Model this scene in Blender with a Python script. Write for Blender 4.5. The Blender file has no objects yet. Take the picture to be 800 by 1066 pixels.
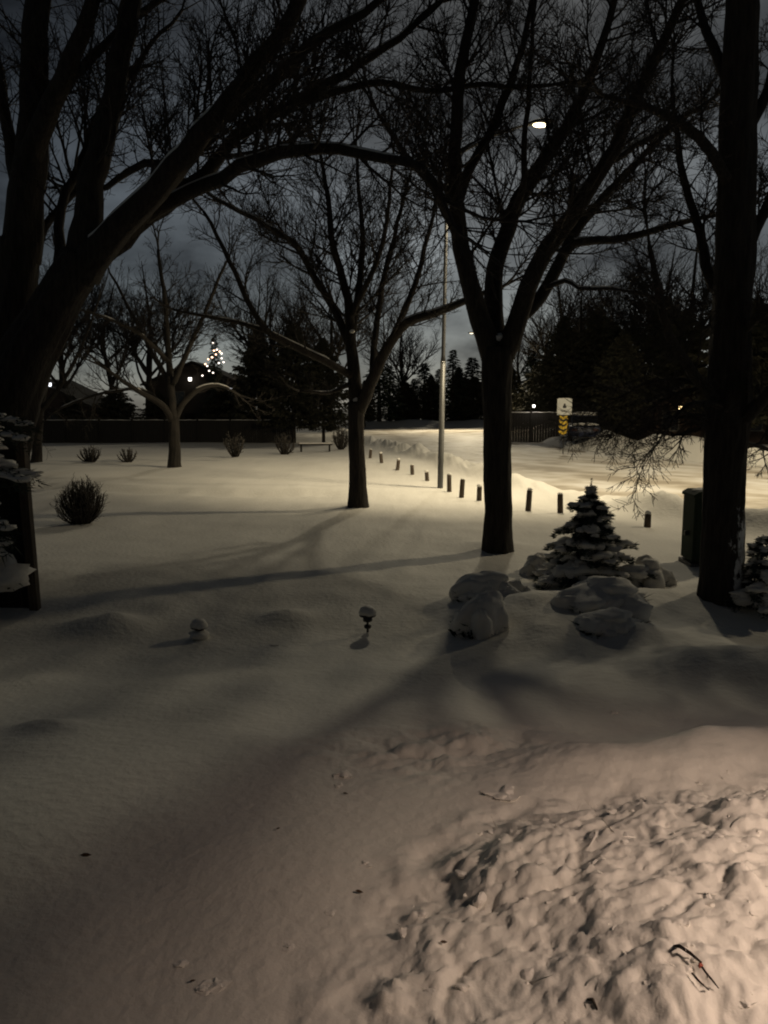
import bpy, math, random
import numpy as np
from mathutils import Vector, Matrix, Euler

S = bpy.context.scene
COL = S.collection
R = math.radians
CAMZ = 2.3
F = 800.0
PITCH = R(7.7)

# ------------------------------------------------------------------ camera helpers
def ray(px, py):
    rx, ry = (px - 400) / F, (533 - py) / F
    c, s = math.cos(PITCH), math.sin(PITCH)
    return Vector((rx, c + ry * s, -s + ry * c))

def at(px, py, Y):
    d = ray(px, py)
    d = d * (Y / d.y)
    return Vector((d.x, d.y, CAMZ + d.z))

def gp(px, py, z=0.0):
    d = ray(px, py)
    t = (z - CAMZ) / d.z
    return Vector((d.x * t, d.y * t, z))

# ------------------------------------------------------------------ noise (numpy)
def _hash(ix, iy, seed):
    h = (ix.astype(np.int64) * 374761393 + iy.astype(np.int64) * 668265263 + seed * 974634541) & 0xFFFFFFFF
    h = ((h ^ (h >> 13)) * 1274126177) & 0xFFFFFFFF
    h = ((h ^ (h >> 16)) * 2246822519) & 0xFFFFFFFF
    h = h ^ (h >> 15)
    return (h & 0xFFFFFF) / float(0xFFFFFF)

def vnoise(x, y, seed=0):
    ix, iy = np.floor(x), np.floor(y)
    fx, fy = x - ix, y - iy
    ux, uy = fx * fx * fx * (fx * (fx * 6 - 15) + 10), fy * fy * fy * (fy * (fy * 6 - 15) + 10)
    a, b = _hash(ix, iy, seed), _hash(ix + 1, iy, seed)
    c, d = _hash(ix, iy + 1, seed), _hash(ix + 1, iy + 1, seed)
    return (a * (1 - ux) + b * ux) * (1 - uy) + (c * (1 - ux) + d * ux) * uy

def fbm(x, y, seed=0, octv=4, gain=0.5):
    s, a, n = 0, 1.0, 0
    for o in range(octv):
        s = s + a * (vnoise(x * 2 ** o + o * 17.3, y * 2 ** o - o * 9.1, seed + o) - 0.5)
        n += a
        a *= gain
    return s / n * 2

def domes(x, y, seed, keep=0.8):
    """rounded lumps: one dome of its own size in each cell"""
    ix, iy = np.floor(x), np.floor(y)
    out = np.zeros_like(x)
    for dx in (-1, 0, 1):
        for dy in (-1, 0, 1):
            cx, cy = ix + dx, iy + dy
            jx, jy = cx + _hash(cx, cy, seed), cy + _hash(cx, cy, seed + 1)
            rr = 0.38 + 0.5 * _hash(cx, cy, seed + 2)
            on = _hash(cx, cy, seed + 3) < keep
            d2 = ((x - jx) ** 2 + (y - jy) ** 2 * 1.15) / rr ** 2
            v = np.sqrt(np.clip(1 - d2, 0, 1)) * rr
            out = np.maximum(out, np.where(on, v, 0))
    return out

def sst(a, b, x):
    t = np.clip((x - a) / (b - a), 0, 1)
    return t * t * (3 - 2 * t)

# ------------------------------------------------------------------ road edges
RL = np.array([(13, 5), (10, 10.5), (7.6, 15), (5.6, 20), (3.9, 27), (2.5, 35), (1.2, 45), (-1.6, 60), (-3.0, 74), (-5.0, 96)], float)
RR = np.array([(44, 5), (38, 12), (28, 22), (15.5, 33), (11.2, 42), (10.8, 50), (12.0, 62), (14.5, 76), (18, 96), ], float)
def road_left(y):  return np.interp(y, RL[:, 1], RL[:, 0])
def road_right(y): return np.interp(y, RR[:, 1], RR[:, 0])

def slope(y):
    """the ground climbs towards the house the viewer stands at"""
    return 0.50 * (1 - sst(3.0, 8.4, y))
HUMPS = []
def hump(px, py, sx, sy, hh):
    z = 0.0
    for _ in range(15):
        p = gp(px, py, z); z = .5 * z + .5 * float(slope(p.y))
    HUMPS.append((p.x, p.y, sx, sy, hh))
hump(105, 650, 0.42, 0.28, 0.17)
hump(297, 643, 0.30, 0.22, 0.12)
hump(45, 742, 0.22, 0.13, 0.06)
hump(475, 757, 0.20, 0.14, 0.06)
hump(770, 695, 0.95, 0.60, 0.26)
hump(690, 670, 0.8, 0.55, 0.16)
hump(575, 660, 0.85, 0.60, 0.20)
hump(640, 640, 1.1, 0.75, 0.26)
hump(520, 640, 0.7, 0.5, 0.10)
hump(780, 625, 0.35, 0.3, 0.16)
hump(519, 570, 0.60, 0.50, 0.10)
hump(373, 526, 0.55, 0.50, 0.07)
hump(745, 622, 0.65, 0.50, 0.10)

def pile_mask(x, y):
    e = ((x - 1.90) / 1.95) ** 2 + ((y - 2.25) / 1.36) ** 2
    e = e + 0.16 * fbm(x * 1.6, y * 1.6, 41, 3)
    return 1 - e

def height(x, y):
    x = np.asarray(x, float); y = np.asarray(y, float)
    d_l = x - road_left(y)                       # > 0 : on the road side
    d_r = road_right(y) - x
    in_y = 1 - sst(88, 97, y)
    # lawn
    h = 0.10 * fbm(x / 5.0, y / 5.0, 3, 3) * sst(5, 11, y)
    h += 0.034 * fbm(x / 0.9, y / 1.4, 7, 4) * sst(2, 8, y) * (1 - sst(40, 70, y))
    # wind ripples, gently
    wr = np.sin((y + 0.25 * x) * 9 + 6 * fbm(x / 1.5, y / 1.5, 12, 2))
    h += 0.005 * wr * sst(6, 9, y) * (1 - sst(25, 40, y))
    # crest of the lawn, lower ground beyond it
    lawn = 1 - sst(-3.0, -0.2, d_l)
    h += lawn * (0.20 * np.exp(-((y - 31 - 0.05 * x) / 6.0) ** 2) - 0.25 * sst(42, 54, y + 0.04 * x))
    # trodden trail across the lawn
    tr = y - (20.9 - 0.10 * x + 0.4 * fbm(x / 4, x * 0, 5, 2))
    trail = np.exp(-(tr / 0.36) ** 2) * (1 - sst(-2.2, 0.2, x)) * sst(-17, -9, x)
    h += -0.10 * trail * (0.6 + 0.9 * vnoise(x * 2.6, y * 2.2, 31)) + 0.05 * np.exp(-((tr - 0.75) / 0.3) ** 2) * (1 - sst(-2.2, 0.2, x)) * (0.4 + vnoise(x * 2, y * 2, 33))
    # step where the garden bed meets the lawn
    h += -0.10 * (1 - sst(7.3, 8.6, y - 0.06 * np.abs(x + 1) + 0.4 * fbm(x / 1.5, y / 1.5, 9, 2)))
    for (cx, cy, sx, sy, hh) in HUMPS:
        q = ((x - cx) / sx) ** 2 + ((y - cy) / sy) ** 2
        h += hh * np.exp(-q) * (1 + 0.25 * fbm(x * 2.5, y * 2.5, 19, 2))
    # the near ground: soft hollows
    near = 1 - sst(6.0, 7.5, y)
    h += slope(y) + near * 0.08 * fbm(x / 1.7, y / 1.7, 23, 3)
    wx0, wy0 = x + 0.12 * fbm(x * 4, y * 4, 51, 3), y + 0.12 * fbm(x * 4, y * 4, 52, 3)
    rough = np.exp(-((x - 0.35) / 0.65) ** 2 - ((y - 4.25) / 0.42) ** 2)
    h += rough * (0.05 * domes(wx0 * 4.6, wy0 * 4.6, 57, 0.4) + 0.10 * fbm(x * 3.4, y * 4.4, 58, 5, .6) - 0.05)
    # shovelled heap with a smooth drift behind it
    m = pile_mask(x, y)
    body = sst(-0.10, 0.85, m)
    h += 0.31 * body
    h += 0.24 * np.exp(-((y - 3.95 - 0.10 * (x - 1.5) + 0.10 * fbm(x, y, 77, 2)) / 0.36) ** 2) * sst(0.3, 1.5, x) * (1 + 0.3 * fbm(x * 2.2, y * 2.2, 78, 3))
    lump = sst(-0.06, 0.10, m) * (1 - 0.0 * body)
    wx, wy = x + 0.10 * fbm(x * 3, y * 3, 61, 2), y + 0.10 * fbm(x * 3, y * 3, 62, 2)
    h += lump * (0.070 * domes(wx * 3.1, wy * 3.1, 63, 0.22) * (.6 + vnoise(x * 9, y * 9, 64)) + 0.022 * domes(wx * 7.0, wy * 7.0, 67, 0.30)
                 + 0.012 * domes(wx * 15, wy * 15, 71, 0.45) + 0.010 * domes(wx * 29, wy * 29, 72, 0.5) + 0.055 * fbm(wx * 3.4, wy * 3.4, 73, 7, .66) + 0.026 * np.abs(fbm(wx * 8, wy * 8, 74, 4, .6)) - 0.012)
    ring = np.exp(-((m + 0.10) / 0.16) ** 2)
    h += ring * 0.05 * fbm(x * 5, y * 5, 81, 4)
    # road, with a ploughed bank on both sides
    bank_l = np.exp(-((d_l + 0.75) / 0.62) ** 2) * (0.30 + 0.38 * fbm(x / 0.9, y / 1.4, 15, 4) + 0.10 * domes(x * 1.3, y * 1.1, 16, .5))
    bank_r = np.exp(-((d_r + 1.6) / 1.25) ** 2) * (0.50 + 0.6 * fbm(x / 2.6, y / 2.6, 25, 5) + 0.12 * domes(x * .9, y * .9, 26, .5)) * sst(24, 36, y)
    big = 0.75 * np.exp(-((x - 17.0) / 3.4) ** 2 - ((y - 43) / 5.0) ** 2) * (1 + 0.4 * fbm(x / 2, y / 2, 27, 3))
    gap = np.exp(-((y - 27) / 3.0) ** 2) * sst(0, 1, -d_r)      # a drive opening
    on = sst(-0.3, 0.25, d_l) * sst(-0.3, 0.3, d_r) * in_y
    h = h * (1 - on) + on * (-0.12 + 0.02 * fbm(x / 1.0, y / 2.5, 29, 3))
    h += (np.maximum(bank_l, 0) * (1 - sst(70, 95, y)) + (np.maximum(bank_r, 0) * (1 - gap) + big) * (1 - on)) * in_y
    # bank across the far end of the street
    h += 0.75 * np.exp(-((y - 99) / 3.0) ** 2) * (1 + 0.6 * fbm(x / 4, y / 3, 35, 3)) * sst(-14, -6, x)
    # far land rises slightly
    h += 0.9 * sst(110, 300, y)
    return h

def hz(x, y):
    return float(height(np.array([x]), np.array([y]))[0])

def gpt(px, py):
    """ground point under a picture point, terrain included"""
    z = 0.0
    for _ in range(12):
        p = gp(px, py, z)
        z = 0.5 * z + 0.5 * hz(p.x, p.y)
    p = gp(px, py, z)
    p.z = hz(p.x, p.y)
    return p

# ------------------------------------------------------------------ materials
def nodemat(name):
    m = bpy.data.materials.new(name)
    m.use_nodes = True
    nt = m.node_tree
    b = nt.nodes['Principled BSDF']
    return m, nt, b

def mat(name, col, col2=None, scale=8, rough=0.8, bump=0.0, bscale=None, metal=0.0, stretch=None, detail=6):
    m, nt, b = nodemat(name)
    b.inputs['Roughness'].default_value = rough
    b.inputs['Metallic'].default_value = metal
    tc = nt.nodes.new('ShaderNodeTexCoord')
    src = tc.outputs['Object']
    if stretch:
        mp = nt.nodes.new('ShaderNodeMapping')
        mp.inputs['Scale'].default_value = stretch
        nt.links.new(src, mp.inputs['Vector'])
        src = mp.outputs['Vector']
    n = nt.nodes.new('ShaderNodeTexNoise')
    n.inputs['Scale'].default_value = scale
    n.inputs['Detail'].default_value = detail
    nt.links.new(src, n.inputs['Vector'])
    cr = nt.nodes.new('ShaderNodeValToRGB')
    cr.color_ramp.elements[0].position = 0.35
    cr.color_ramp.elements[1].position = 0.68
    cr.color_ramp.elements[0].color = (*col, 1)
    cr.color_ramp.elements[1].color = (*(col2 or [min(1, c * 1.25) for c in col]), 1)
    nt.links.new(n.outputs['Fac'], cr.inputs['Fac'])
    nt.links.new(cr.outputs['Color'], b.inputs['Base Color'])
    if bump:
        n2 = nt.nodes.new('ShaderNodeTexNoise')
        n2.inputs['Scale'].default_value = bscale or scale
        n2.inputs['Detail'].default_value = 8
        nt.links.new(src, n2.inputs['Vector'])
        bp = nt.nodes.new('ShaderNodeBump')
        bp.inputs['Strength'].default_value = bump
        bp.inputs['Distance'].default_value = 0.02
        nt.links.new(n2.outputs['Fac'], bp.inputs['Height'])
        nt.links.new(bp.outputs['Normal'], b.inputs['Normal'])
    return m

def emit(name, col, strength):
    m, nt, b = nodemat(name)
    b.inputs['Base Color'].default_value = (0.6, 0.6, 0.6, 1)
    b.inputs['Emission Color'].default_value = (*col, 1)
    b.inputs['Emission Strength'].default_value = strength
    return m

M = {}
M['snow'] = mat('snow', (0.775, 0.75, 0.70), (0.835, 0.81, 0.76), scale=1.2, rough=0.75, bump=0.4, bscale=22)
M['ground_snow'] = mat('ground_snow', (0.775, 0.75, 0.69), (0.835, 0.81, 0.75), scale=0.7, rough=0.75, bump=0.6, bscale=15)
M['bark'] = mat('bark', (0.016, 0.013, 0.011), (0.042, 0.034, 0.027), scale=9, rough=0.95, bump=1.0, bscale=12, stretch=(3, 3, 0.5))
M['bark_far'] = mat('bark_far', (0.018, 0.015, 0.012), (0.036, 0.030, 0.024), scale=3, rough=0.95)
M['twig'] = mat('twig', (0.020, 0.016, 0.013), (0.042, 0.034, 0.028), scale=6, rough=0.9)
M['needles'] = mat('needles', (0.018, 0.030, 0.018), (0.040, 0.058, 0.036), scale=3, rough=0.85)
M['blue_needles'] = mat('blue_needles', (0.030, 0.048, 0.042), (0.06, 0.085, 0.075), scale=9, rough=0.8)
M['cedar'] = mat('cedar', (0.022, 0.024, 0.014), (0.045, 0.040, 0.024), scale=2, rough=0.9)
M['old_wood'] = mat('old_wood', (0.06, 0.045, 0.032), (0.12, 0.09, 0.065), scale=14, rough=0.9, bump=0.6, bscale=20, stretch=(4, 4, .4))
M['dark_wood'] = mat('dark_wood', (0.011, 0.009, 0.008), (0.020, 0.017, 0.014), scale=6, rough=0.9, bump=0.4, stretch=(4, 4, .4))
M['galv'] = mat('galvanised', (0.09, 0.09, 0.088), (0.14, 0.14, 0.135), scale=5, rough=0.5, metal=0.4, stretch=(1, 1, .3))
M['housing'] = mat('lamp_housing', (0.045, 0.045, 0.045), rough=0.6)
M['green_metal'] = mat('green_metal', (0.010, 0.022, 0.010), (0.014, 0.028, 0.013), scale=4, rough=0.9, bump=0.05)
M['black_plastic'] = mat('black_plastic', (0.015, 0.015, 0.016), rough=0.45)
M['sign_white'] = mat('sign_white', (0.62, 0.62, 0.58), (0.70, 0.70, 0.66), scale=3, rough=0.4)
M['sign_yellow'] = mat('sign_yellow', (0.72, 0.46, 0.02), (0.80, 0.52, 0.03), scale=3, rough=0.4)
M['sign_black'] = mat('sign_black', (0.012, 0.012, 0.012), rough=0.5)
M['siding'] = mat('siding', (0.035, 0.028, 0.022), (0.05, 0.04, 0.03), scale=2, rough=0.85, stretch=(.3, .3, 6))
M['brick'] = mat('brick', (0.04, 0.026, 0.020), (0.06, 0.04, 0.03), scale=6, rough=0.9)
M['shingle'] = mat('shingle', (0.03, 0.03, 0.03), (0.06, 0.055, 0.05), scale=9, rough=0.95)
M['trim'] = mat('trim', (0.10, 0.095, 0.085), rough=0.7)
M['glass'] = mat('glass_dark', (0.012, 0.013, 0.016), rough=0.08)
M['car_blue'] = mat('car_blue', (0.012, 0.018, 0.045), (0.015, 0.022, 0.055), scale=2, rough=0.3)
M['rubber'] = mat('rubber', (0.012, 0.012, 0.012), rough=0.9)
M['leaf'] = mat('dead_leaf', (0.05, 0.028, 0.015), (0.09, 0.05, 0.025), scale=40, rough=0.9)
M['red_tag'] = mat('red_tag', (0.30, 0.07, 0.045), rough=0.7)
M['dark_red'] = mat('dark_red', (0.05, 0.008, 0.006), rough=0.4)
M['shrub_twig'] = mat('shrub_twig', (0.055, 0.048, 0.040), (0.12, 0.108, 0.092), scale=5, rough=0.9)
M['lens'] = emit('street_lens', (1.0, 0.76, 0.44), 6)
M['lens_far'] = emit('street_lens_far', (1.0, 0.84, 0.58), 2.2)
M['bulb_warm'] = emit('bulb_warm', (1.0, 0.60, 0.38), 4)
M['bulb_white'] = emit('bulb_white', (1.0, 0.86, 0.74), 3)
M['lantern_glow'] = emit('lantern_glow', (1.0, 0.70, 0.30), 3.5)
M['lantern_white'] = emit('lantern_white', (1.0, 0.94, 0.84), 3)
M['lantern_dim'] = emit('lantern_dim', (0.9, 0.92, 1.0), 2.0)

# bark with wind-driven snow caught on one side of it
def snowy_bark():
    m = M['bark'].copy(); m.name = 'bark_snowy'
    nt = m.node_tree; L = nt.links.new
    b = nt.nodes['Principled BSDF']
    old = b.inputs['Base Color'].links[0].from_socket
    tc = nt.nodes.new('ShaderNodeTexCoord')
    dot = nt.nodes.new('ShaderNodeVectorMath'); dot.operation = 'DOT_PRODUCT'; dot.inputs[1].default_value = (.72, -.69, 0)
    L(tc.outputs['Normal'], dot.inputs[0])
    n = nt.nodes.new('ShaderNodeTexNoise'); n.inputs['Scale'].default_value = 11; n.inputs['Detail'].default_value = 9; n.inputs['Roughness'].default_value = .68
    mp = nt.nodes.new('ShaderNodeMapping'); mp.inputs['Scale'].default_value = (1, 1, .55)
    L(tc.outputs['Object'], mp.inputs['Vector']); L(mp.outputs['Vector'], n.inputs['Vector'])
    sep = nt.nodes.new('ShaderNodeSeparateXYZ'); L(tc.outputs['Object'], sep.inputs[0])
    hr = nt.nodes.new('ShaderNodeMapRange'); hr.inputs[1].default_value = 1.7; hr.inputs[2].default_value = .9; hr.inputs[3].default_value = -.35; hr.inputs[4].default_value = 0
    L(sep.outputs['Z'], hr.inputs[0])
    a = nt.nodes.new('ShaderNodeMath'); a.operation = 'MULTIPLY_ADD'; a.inputs[1].default_value = .42
    L(dot.outputs['Value'], a.inputs[0]); L(n.outputs['Fac'], a.inputs[2])
    a2 = nt.nodes.new('ShaderNodeMath'); a2.operation = 'ADD'; L(a.outputs[0], a2.inputs[0]); L(hr.outputs[0], a2.inputs[1])
    mr = nt.nodes.new('ShaderNodeMapRange'); mr.inputs[1].default_value = .86; mr.inputs[2].default_value = .94
    L(a2.outputs[0], mr.inputs[0])
    mx = nt.nodes.new('ShaderNodeMix'); mx.data_type = 'RGBA'; mx.inputs[7].default_value = (.72, .73, .74, 1)
    L(mr.outputs[0], mx.inputs[0]); L(old, mx.inputs[6]); L(mx.outputs[2], b.inputs['Base Color'])
    return m
M['bark_snowy'] = snowy_bark()

# snow-packed road: pale, with tan wheel tracks running along it (u across, v along in UV)
def road_mat():
    m, nt, b = nodemat('packed_snow_road')
    b.inputs['Roughness'].default_value = 0.6
    uv = nt.nodes.new('ShaderNodeUVMap')
    mp = nt.nodes.new('ShaderNodeMapping')
    mp.inputs['Scale'].default_value = (1.0, 0.035, 1)
    n = nt.nodes.new('ShaderNodeTexNoise')
    n.inputs['Scale'].default_value = 7.0
    n.inputs['Detail'].default_value = 5
    n.inputs['Distortion'].default_value = 0.25
    tc = nt.nodes.new('ShaderNodeTexCoord')
    n2 = nt.nodes.new('ShaderNodeTexNoise')
    n2.inputs['Scale'].default_value = 0.9
    n2.inputs['Detail'].default_value = 8
    add = nt.nodes.new('ShaderNodeMath'); add.operation = 'MULTIPLY_ADD'
    add.inputs[1].default_value = 0.45
    cr = nt.nodes.new('ShaderNodeValToRGB')
    e = cr.color_ramp.elements
    e[0].position, e[0].color = 0.58, (0.34, 0.29, 0.22, 1)
    e[1].position, e[1].color = 0.84, (0.74, 0.71, 0.66, 1)
    x = e.new(0.70); x.color = (0.55, 0.50, 0.42, 1)
    L = nt.links.new
    L(uv.outputs['UV'], mp.inputs['Vector']); L(mp.outputs['Vector'], n.inputs['Vector'])
    L(tc.outputs['Object'], n2.inputs['Vector'])
    L(n2.outputs['Fac'], add.inputs[0]); L(n.outputs['Fac'], add.inputs[2])
    L(add.outputs[0], cr.inputs['Fac']); L(cr.outputs['Color'], b.inputs['Base Color'])
    bp = nt.nodes.new('ShaderNodeBump'); bp.inputs['Strength'].default_value = 0.4; bp.inputs['Distance'].default_value = 0.04
    L(add.outputs[0], bp.inputs['Height']); L(bp.outputs['Normal'], b.inputs['Normal'])
    return m
M['road'] = road_mat()

# ------------------------------------------------------------------ object helpers
class MB:
    """collects vertices and faces, links them as ONE mesh object"""
    def __init__(s):
        s.v, s.f = [], []
    def tube(s, pts, rad, sides=6, cap=True, rough=0.0):
        n = len(pts)
        b0 = len(s.v)
        t_prev, u = None, None
        for i in range(n):
            a, b = pts[max(0, i - 1)], pts[min(n - 1, i + 1)]
            t = (b - a)
            t = t.normalized() if t.length > 1e-9 else Vector((0, 0, 1))
            if u is None:
                ref = Vector((1, 0, 0)) if abs(t.x) < 0.9 else Vector((0, 1, 0))
                u = t.cross(ref).normalized()
            else:
                u = (u - t * u.dot(t))
                u = u.normalized() if u.length > 1e-9 else t.orthogonal().normalized()
            w = t.cross(u)
            r = rad[i]
            if rough:
                ang = np.arange(sides) * 2 * math.pi / sides
                zz = np.full(sides, float(i) * .35 + pts[0].x * 7)
                fur = fbm(np.cos(ang) * 2.6 + 11, np.sin(ang) * 2.6 + zz * .35, 301, 3) + .6 * fbm(np.cos(ang) * 7, np.sin(ang) * 7 + zz * .5, 302, 2)
                for k in range(sides):
                    a2 = ang[k]; r2 = r * (1 + rough * fur[k])
                    s.v.append(pts[i] + (u * math.cos(a2) + w * math.sin(a2)) * r2)
                continue
            for k in range(sides):
                a2 = 2 * math.pi * k / sides
                s.v.append(pts[i] + (u * math.cos(a2) + w * math.sin(a2)) * r)
        for i in range(n - 1):
            for k in range(sides):
                k2 = (k + 1) % sides
                s.f.append((b0 + i * sides + k, b0 + i * sides + k2, b0 + (i + 1) * sides + k2, b0 + (i + 1) * sides + k))
        if cap:
            s.f.append(tuple(b0 + k for k in range(sides))[::-1])
            s.f.append(tuple(b0 + (n - 1) * sides + k for k in range(sides)))
        return s
    def box(s, c, size, rz=0.0, taper=1.0, rx=0.0, ry=0.0):
        sx, sy, sz = size[0] / 2, size[1] / 2, size[2] / 2
        mt = Euler((rx, ry, rz)).to_matrix()
        b = len(s.v)
        for z in (-1, 1):
            k = taper if z > 0 else 1
            for (x, y) in ((-1, -1), (1, -1), (1, 1), (-1, 1)):
                s.v.append(Vector(c) + mt @ Vector((x * sx * k, y * sy * k, z * sz)))
        for q in ((3, 2, 1, 0), (4, 5, 6, 7), (0, 1, 5, 4), (1, 2, 6, 5), (2, 3, 7, 6), (3, 0, 4, 7)):
            s.f.append(tuple(b + i for i in q))
        return s
    def prism(s, poly, d0, d1, fn):
        """polygon (a, b) extruded from d0 to d1; fn(a, b, d) -> point"""
        b = len(s.v); n = len(poly)
        for d in (d0, d1):
            for (p, q) in poly:
                s.v.append(Vector(fn(p, q, d)))
        s.f.append(tuple(b + i for i in range(n))[::-1]); s.f.append(tuple(b + n + i for i in range(n)))
        for i in range(n):
            j = (i + 1) % n
            s.f.append((b + i, b + j, b + n + j, b + n + i))
        return s
    def lathe(s, c, prof, sides=16):
        b = len(s.v)
        for (r, z) in prof:
            for k in range(sides):
                a = 2 * math.pi * k / sides
                s.v.append(Vector((c[0] + r * math.cos(a), c[1] + r * math.sin(a), c[2] + z)))
        for i in range(len(prof) - 1):
            for k in range(sides):
                k2 = (k + 1) % sides
                s.f.append((b + i * sides + k, b + i * sides + k2, b + (i + 1) * sides + k2, b + (i + 1) * sides + k))
        s.f.append(tuple(b + k for k in range(sides))[::-1])
        s.f.append(tuple(b + (len(prof) - 1) * sides + k for k in range(sides)))
        return s
    def blob(s, c, rad, seed=0, amp=0.25, nu=14, nv=9, flat=0.0, freq=1.6, bottom=-1.0):
        """uneven rounded lump; rad = (rx, ry, rz); the under side is flattened to bottom*rz"""
        b = len(s.v)
        th = np.linspace(0, 2 * np.pi, nu, endpoint=False)
        ph = np.linspace(-np.pi / 2 + 0.12, np.pi / 2 - 0.12, nv)
        T, P = np.meshgrid(th, ph)
        X, Y, Z = np.cos(P) * np.cos(T), np.cos(P) * np.sin(T), np.sin(P)
        nn = (fbm(X * freq + 5.1 * seed, Y * freq + Z * freq * 1.3 - 3.7 * seed, 100 + seed % 50, 3))
        k = 1 + amp * 2 * nn
        X, Y, Z = X * k * rad[0], Y * k * rad[1], np.maximum(Z * k, bottom) * rad[2]
        for i in range(nv):
            for j in range(nu):
                s.v.append(Vector((c[0] + X[i, j], c[1] + Y[i, j], c[2] + Z[i, j])))
        for i in range(nv - 1):
            for j in range(nu):
                j2 = (j + 1) % nu
                s.f.append((b + i * nu + j, b + i * nu + j2, b + (i + 1) * nu + j2, b + (i + 1) * nu + j))
        s.f.append(tuple(b + j for j in range(nu))[::-1])
        s.f.append(tuple(b + (nv - 1) * nu + j for j in range(nu)))
        return s
    def build(s, name, m, parent=None, smooth=True, bevel=0.0):
        me = bpy.data.meshes.new(name)
        org = parent.matrix_world.translation if False else Vector((0, 0, 0))
        me.from_pydata([tuple(v) for v in s.v], [], s.f)
        me.materials.append(m)
        if smooth:
            me.polygons.foreach_set('use_smooth', [True] * len(me.polygons))
        me.update()
        o = bpy.data.objects.new(name, me)
        COL.objects.link(o)
        if bevel:
            bv = o.modifiers.new('bevel', 'BEVEL'); bv.width = bevel; bv.segments = 2; bv.limit_method = 'ANGLE'
        if parent is not None:
            o.parent = parent
            if parent.type != 'MESH': o.matrix_parent_inverse = Matrix.Translation(-Vector(parent.location))
        return o

def tag(o, label=None, cat=None, group=None, kind=None):
    if label: o['label'] = label
    if cat: o['category'] = cat
    if group: o['group'] = group
    if kind: o['kind'] = kind
    return o

def thing(name, label, cat, loc=(0, 0, 0), group=None):
    o = bpy.data.objects.new(name, None)
    o.empty_display_size = 0.2
    COL.objects.link(o)
    o.location = loc
    return tag(o, label, cat, group)

def copy_thing(o, loc, rz=0.0, scale=1.0, label=None, group=None):
    c = o.copy(); COL.objects.link(c)
    c.location = loc; c.rotation_euler = (0, 0, rz)
    c.scale = (scale, scale, scale) if not isinstance(scale, tuple) else scale
    if label: c['label'] = label
    if group: c['group'] = group
    def rec(src, dst):
        for ch in src.children:
            k = ch.copy(); COL.objects.link(k); k.parent = dst
            k.matrix_parent_inverse = ch.matrix_parent_inverse.copy()
            rec(ch, k)
    rec(o, c)
    return c

# ------------------------------------------------------------------ ground and road
def graded(lo, hi, a, b, step, growth):
    c = list(np.arange(a, b + 1e-9, step))
    s, p = step, b
    while p < hi:
        s = min(s * growth, 30); p += s; c.append(p)
    s, p, left = step, a, []
    while p > lo:
        s = min(s * growth, 30); p -= s; left.append(p)
    return np.array(left[::-1] + c)

def sheet(name, xs, ys, zfun, m):
    X, Y = np.meshgrid(xs, ys)
    Z = zfun(X, Y)
    nx, ny = len(xs), len(ys)
    co = np.stack([X, Y, Z], -1).reshape(-1, 3)
    idx = np.arange(nx * ny).reshape(ny, nx)
    q = np.stack([idx[:-1, :-1], idx[:-1, 1:], idx[1:, 1:], idx[1:, :-1]], -1).reshape(-1, 4)
    me = bpy.data.meshes.new(name)
    me.vertices.add(len(co)); me.vertices.foreach_set('co', co.astype(np.float32).ravel())
    me.loops.add(q.size); me.loops.foreach_set('vertex_index', q.astype(np.int32).ravel())
    me.polygons.add(len(q)); me.polygons.foreach_set('loop_start', np.arange(0, q.size, 4, dtype=np.int32))
    me.polygons.foreach_set('loop_total', np.full(len(q), 4, dtype=np.int32))
    me.polygons.foreach_set('use_smooth', np.ones(len(q), dtype=bool))
    me.materials.append(m)
    me.update(calc_edges=True)
    o = bpy.data.objects.new(name, me); COL.objects.link(o)
    return o

xs = graded(-700, 700, -0.3, 2.6, 0.0115, 1.028)
ys = graded(-25, 1200, 1.5, 3.7, 0.0115, 1.022)
g = sheet('ground', xs, ys, height, M['ground_snow'])
tag(g, 'snow covered lawn and garden ground', kind='structure')

def build_road():
    ts = np.linspace(0, 1, 60)
    yy = np.concatenate([np.linspace(6, 40, 150), np.linspace(40.5, 93, 120)])
    v, f, uv = [], [], []
    for y in yy:
        l, r = float(road_left(y)) + 0.12, float(road_right(y)) - 0.12
        x = l + (r - l) * ts
        z = height(x, np.full_like(x, y)) + 0.012
        for i in range(len(ts)):
            v.append((x[i], y, z[i])); uv.append((ts[i], y))
    n = len(ts)
    for j in range(len(yy) - 1):
        for i in range(n - 1):
            f.append((j * n + i, j * n + i + 1, (j + 1) * n + i + 1, (j + 1) * n + i))
    me = bpy.data.meshes.new('road'); me.from_pydata(v, [], f)
    ul = me.uv_layers.new(name='UVMap')
    li = np.zeros(len(me.loops), dtype=np.int32); me.loops.foreach_get('vertex_index', li)
    ul.data.foreach_set('uv', np.array(uv, dtype=np.float32)[li].ravel())
    me.materials.append(M['road']); me.polygons.foreach_set('use_smooth', [True] * len(me.polygons)); me.update()
    o = bpy.data.objects.new('road', me); COL.objects.link(o)
    tag(o, 'snow packed street with tan wheel tracks', kind='structure')
build_road()

def rvec(rng):
    while True:
        v = Vector((rng.uniform(-1, 1), rng.uniform(-1, 1), rng.uniform(-1, 1)))
        if 0.05 < v.length < 1: return v.normalized()

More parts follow.
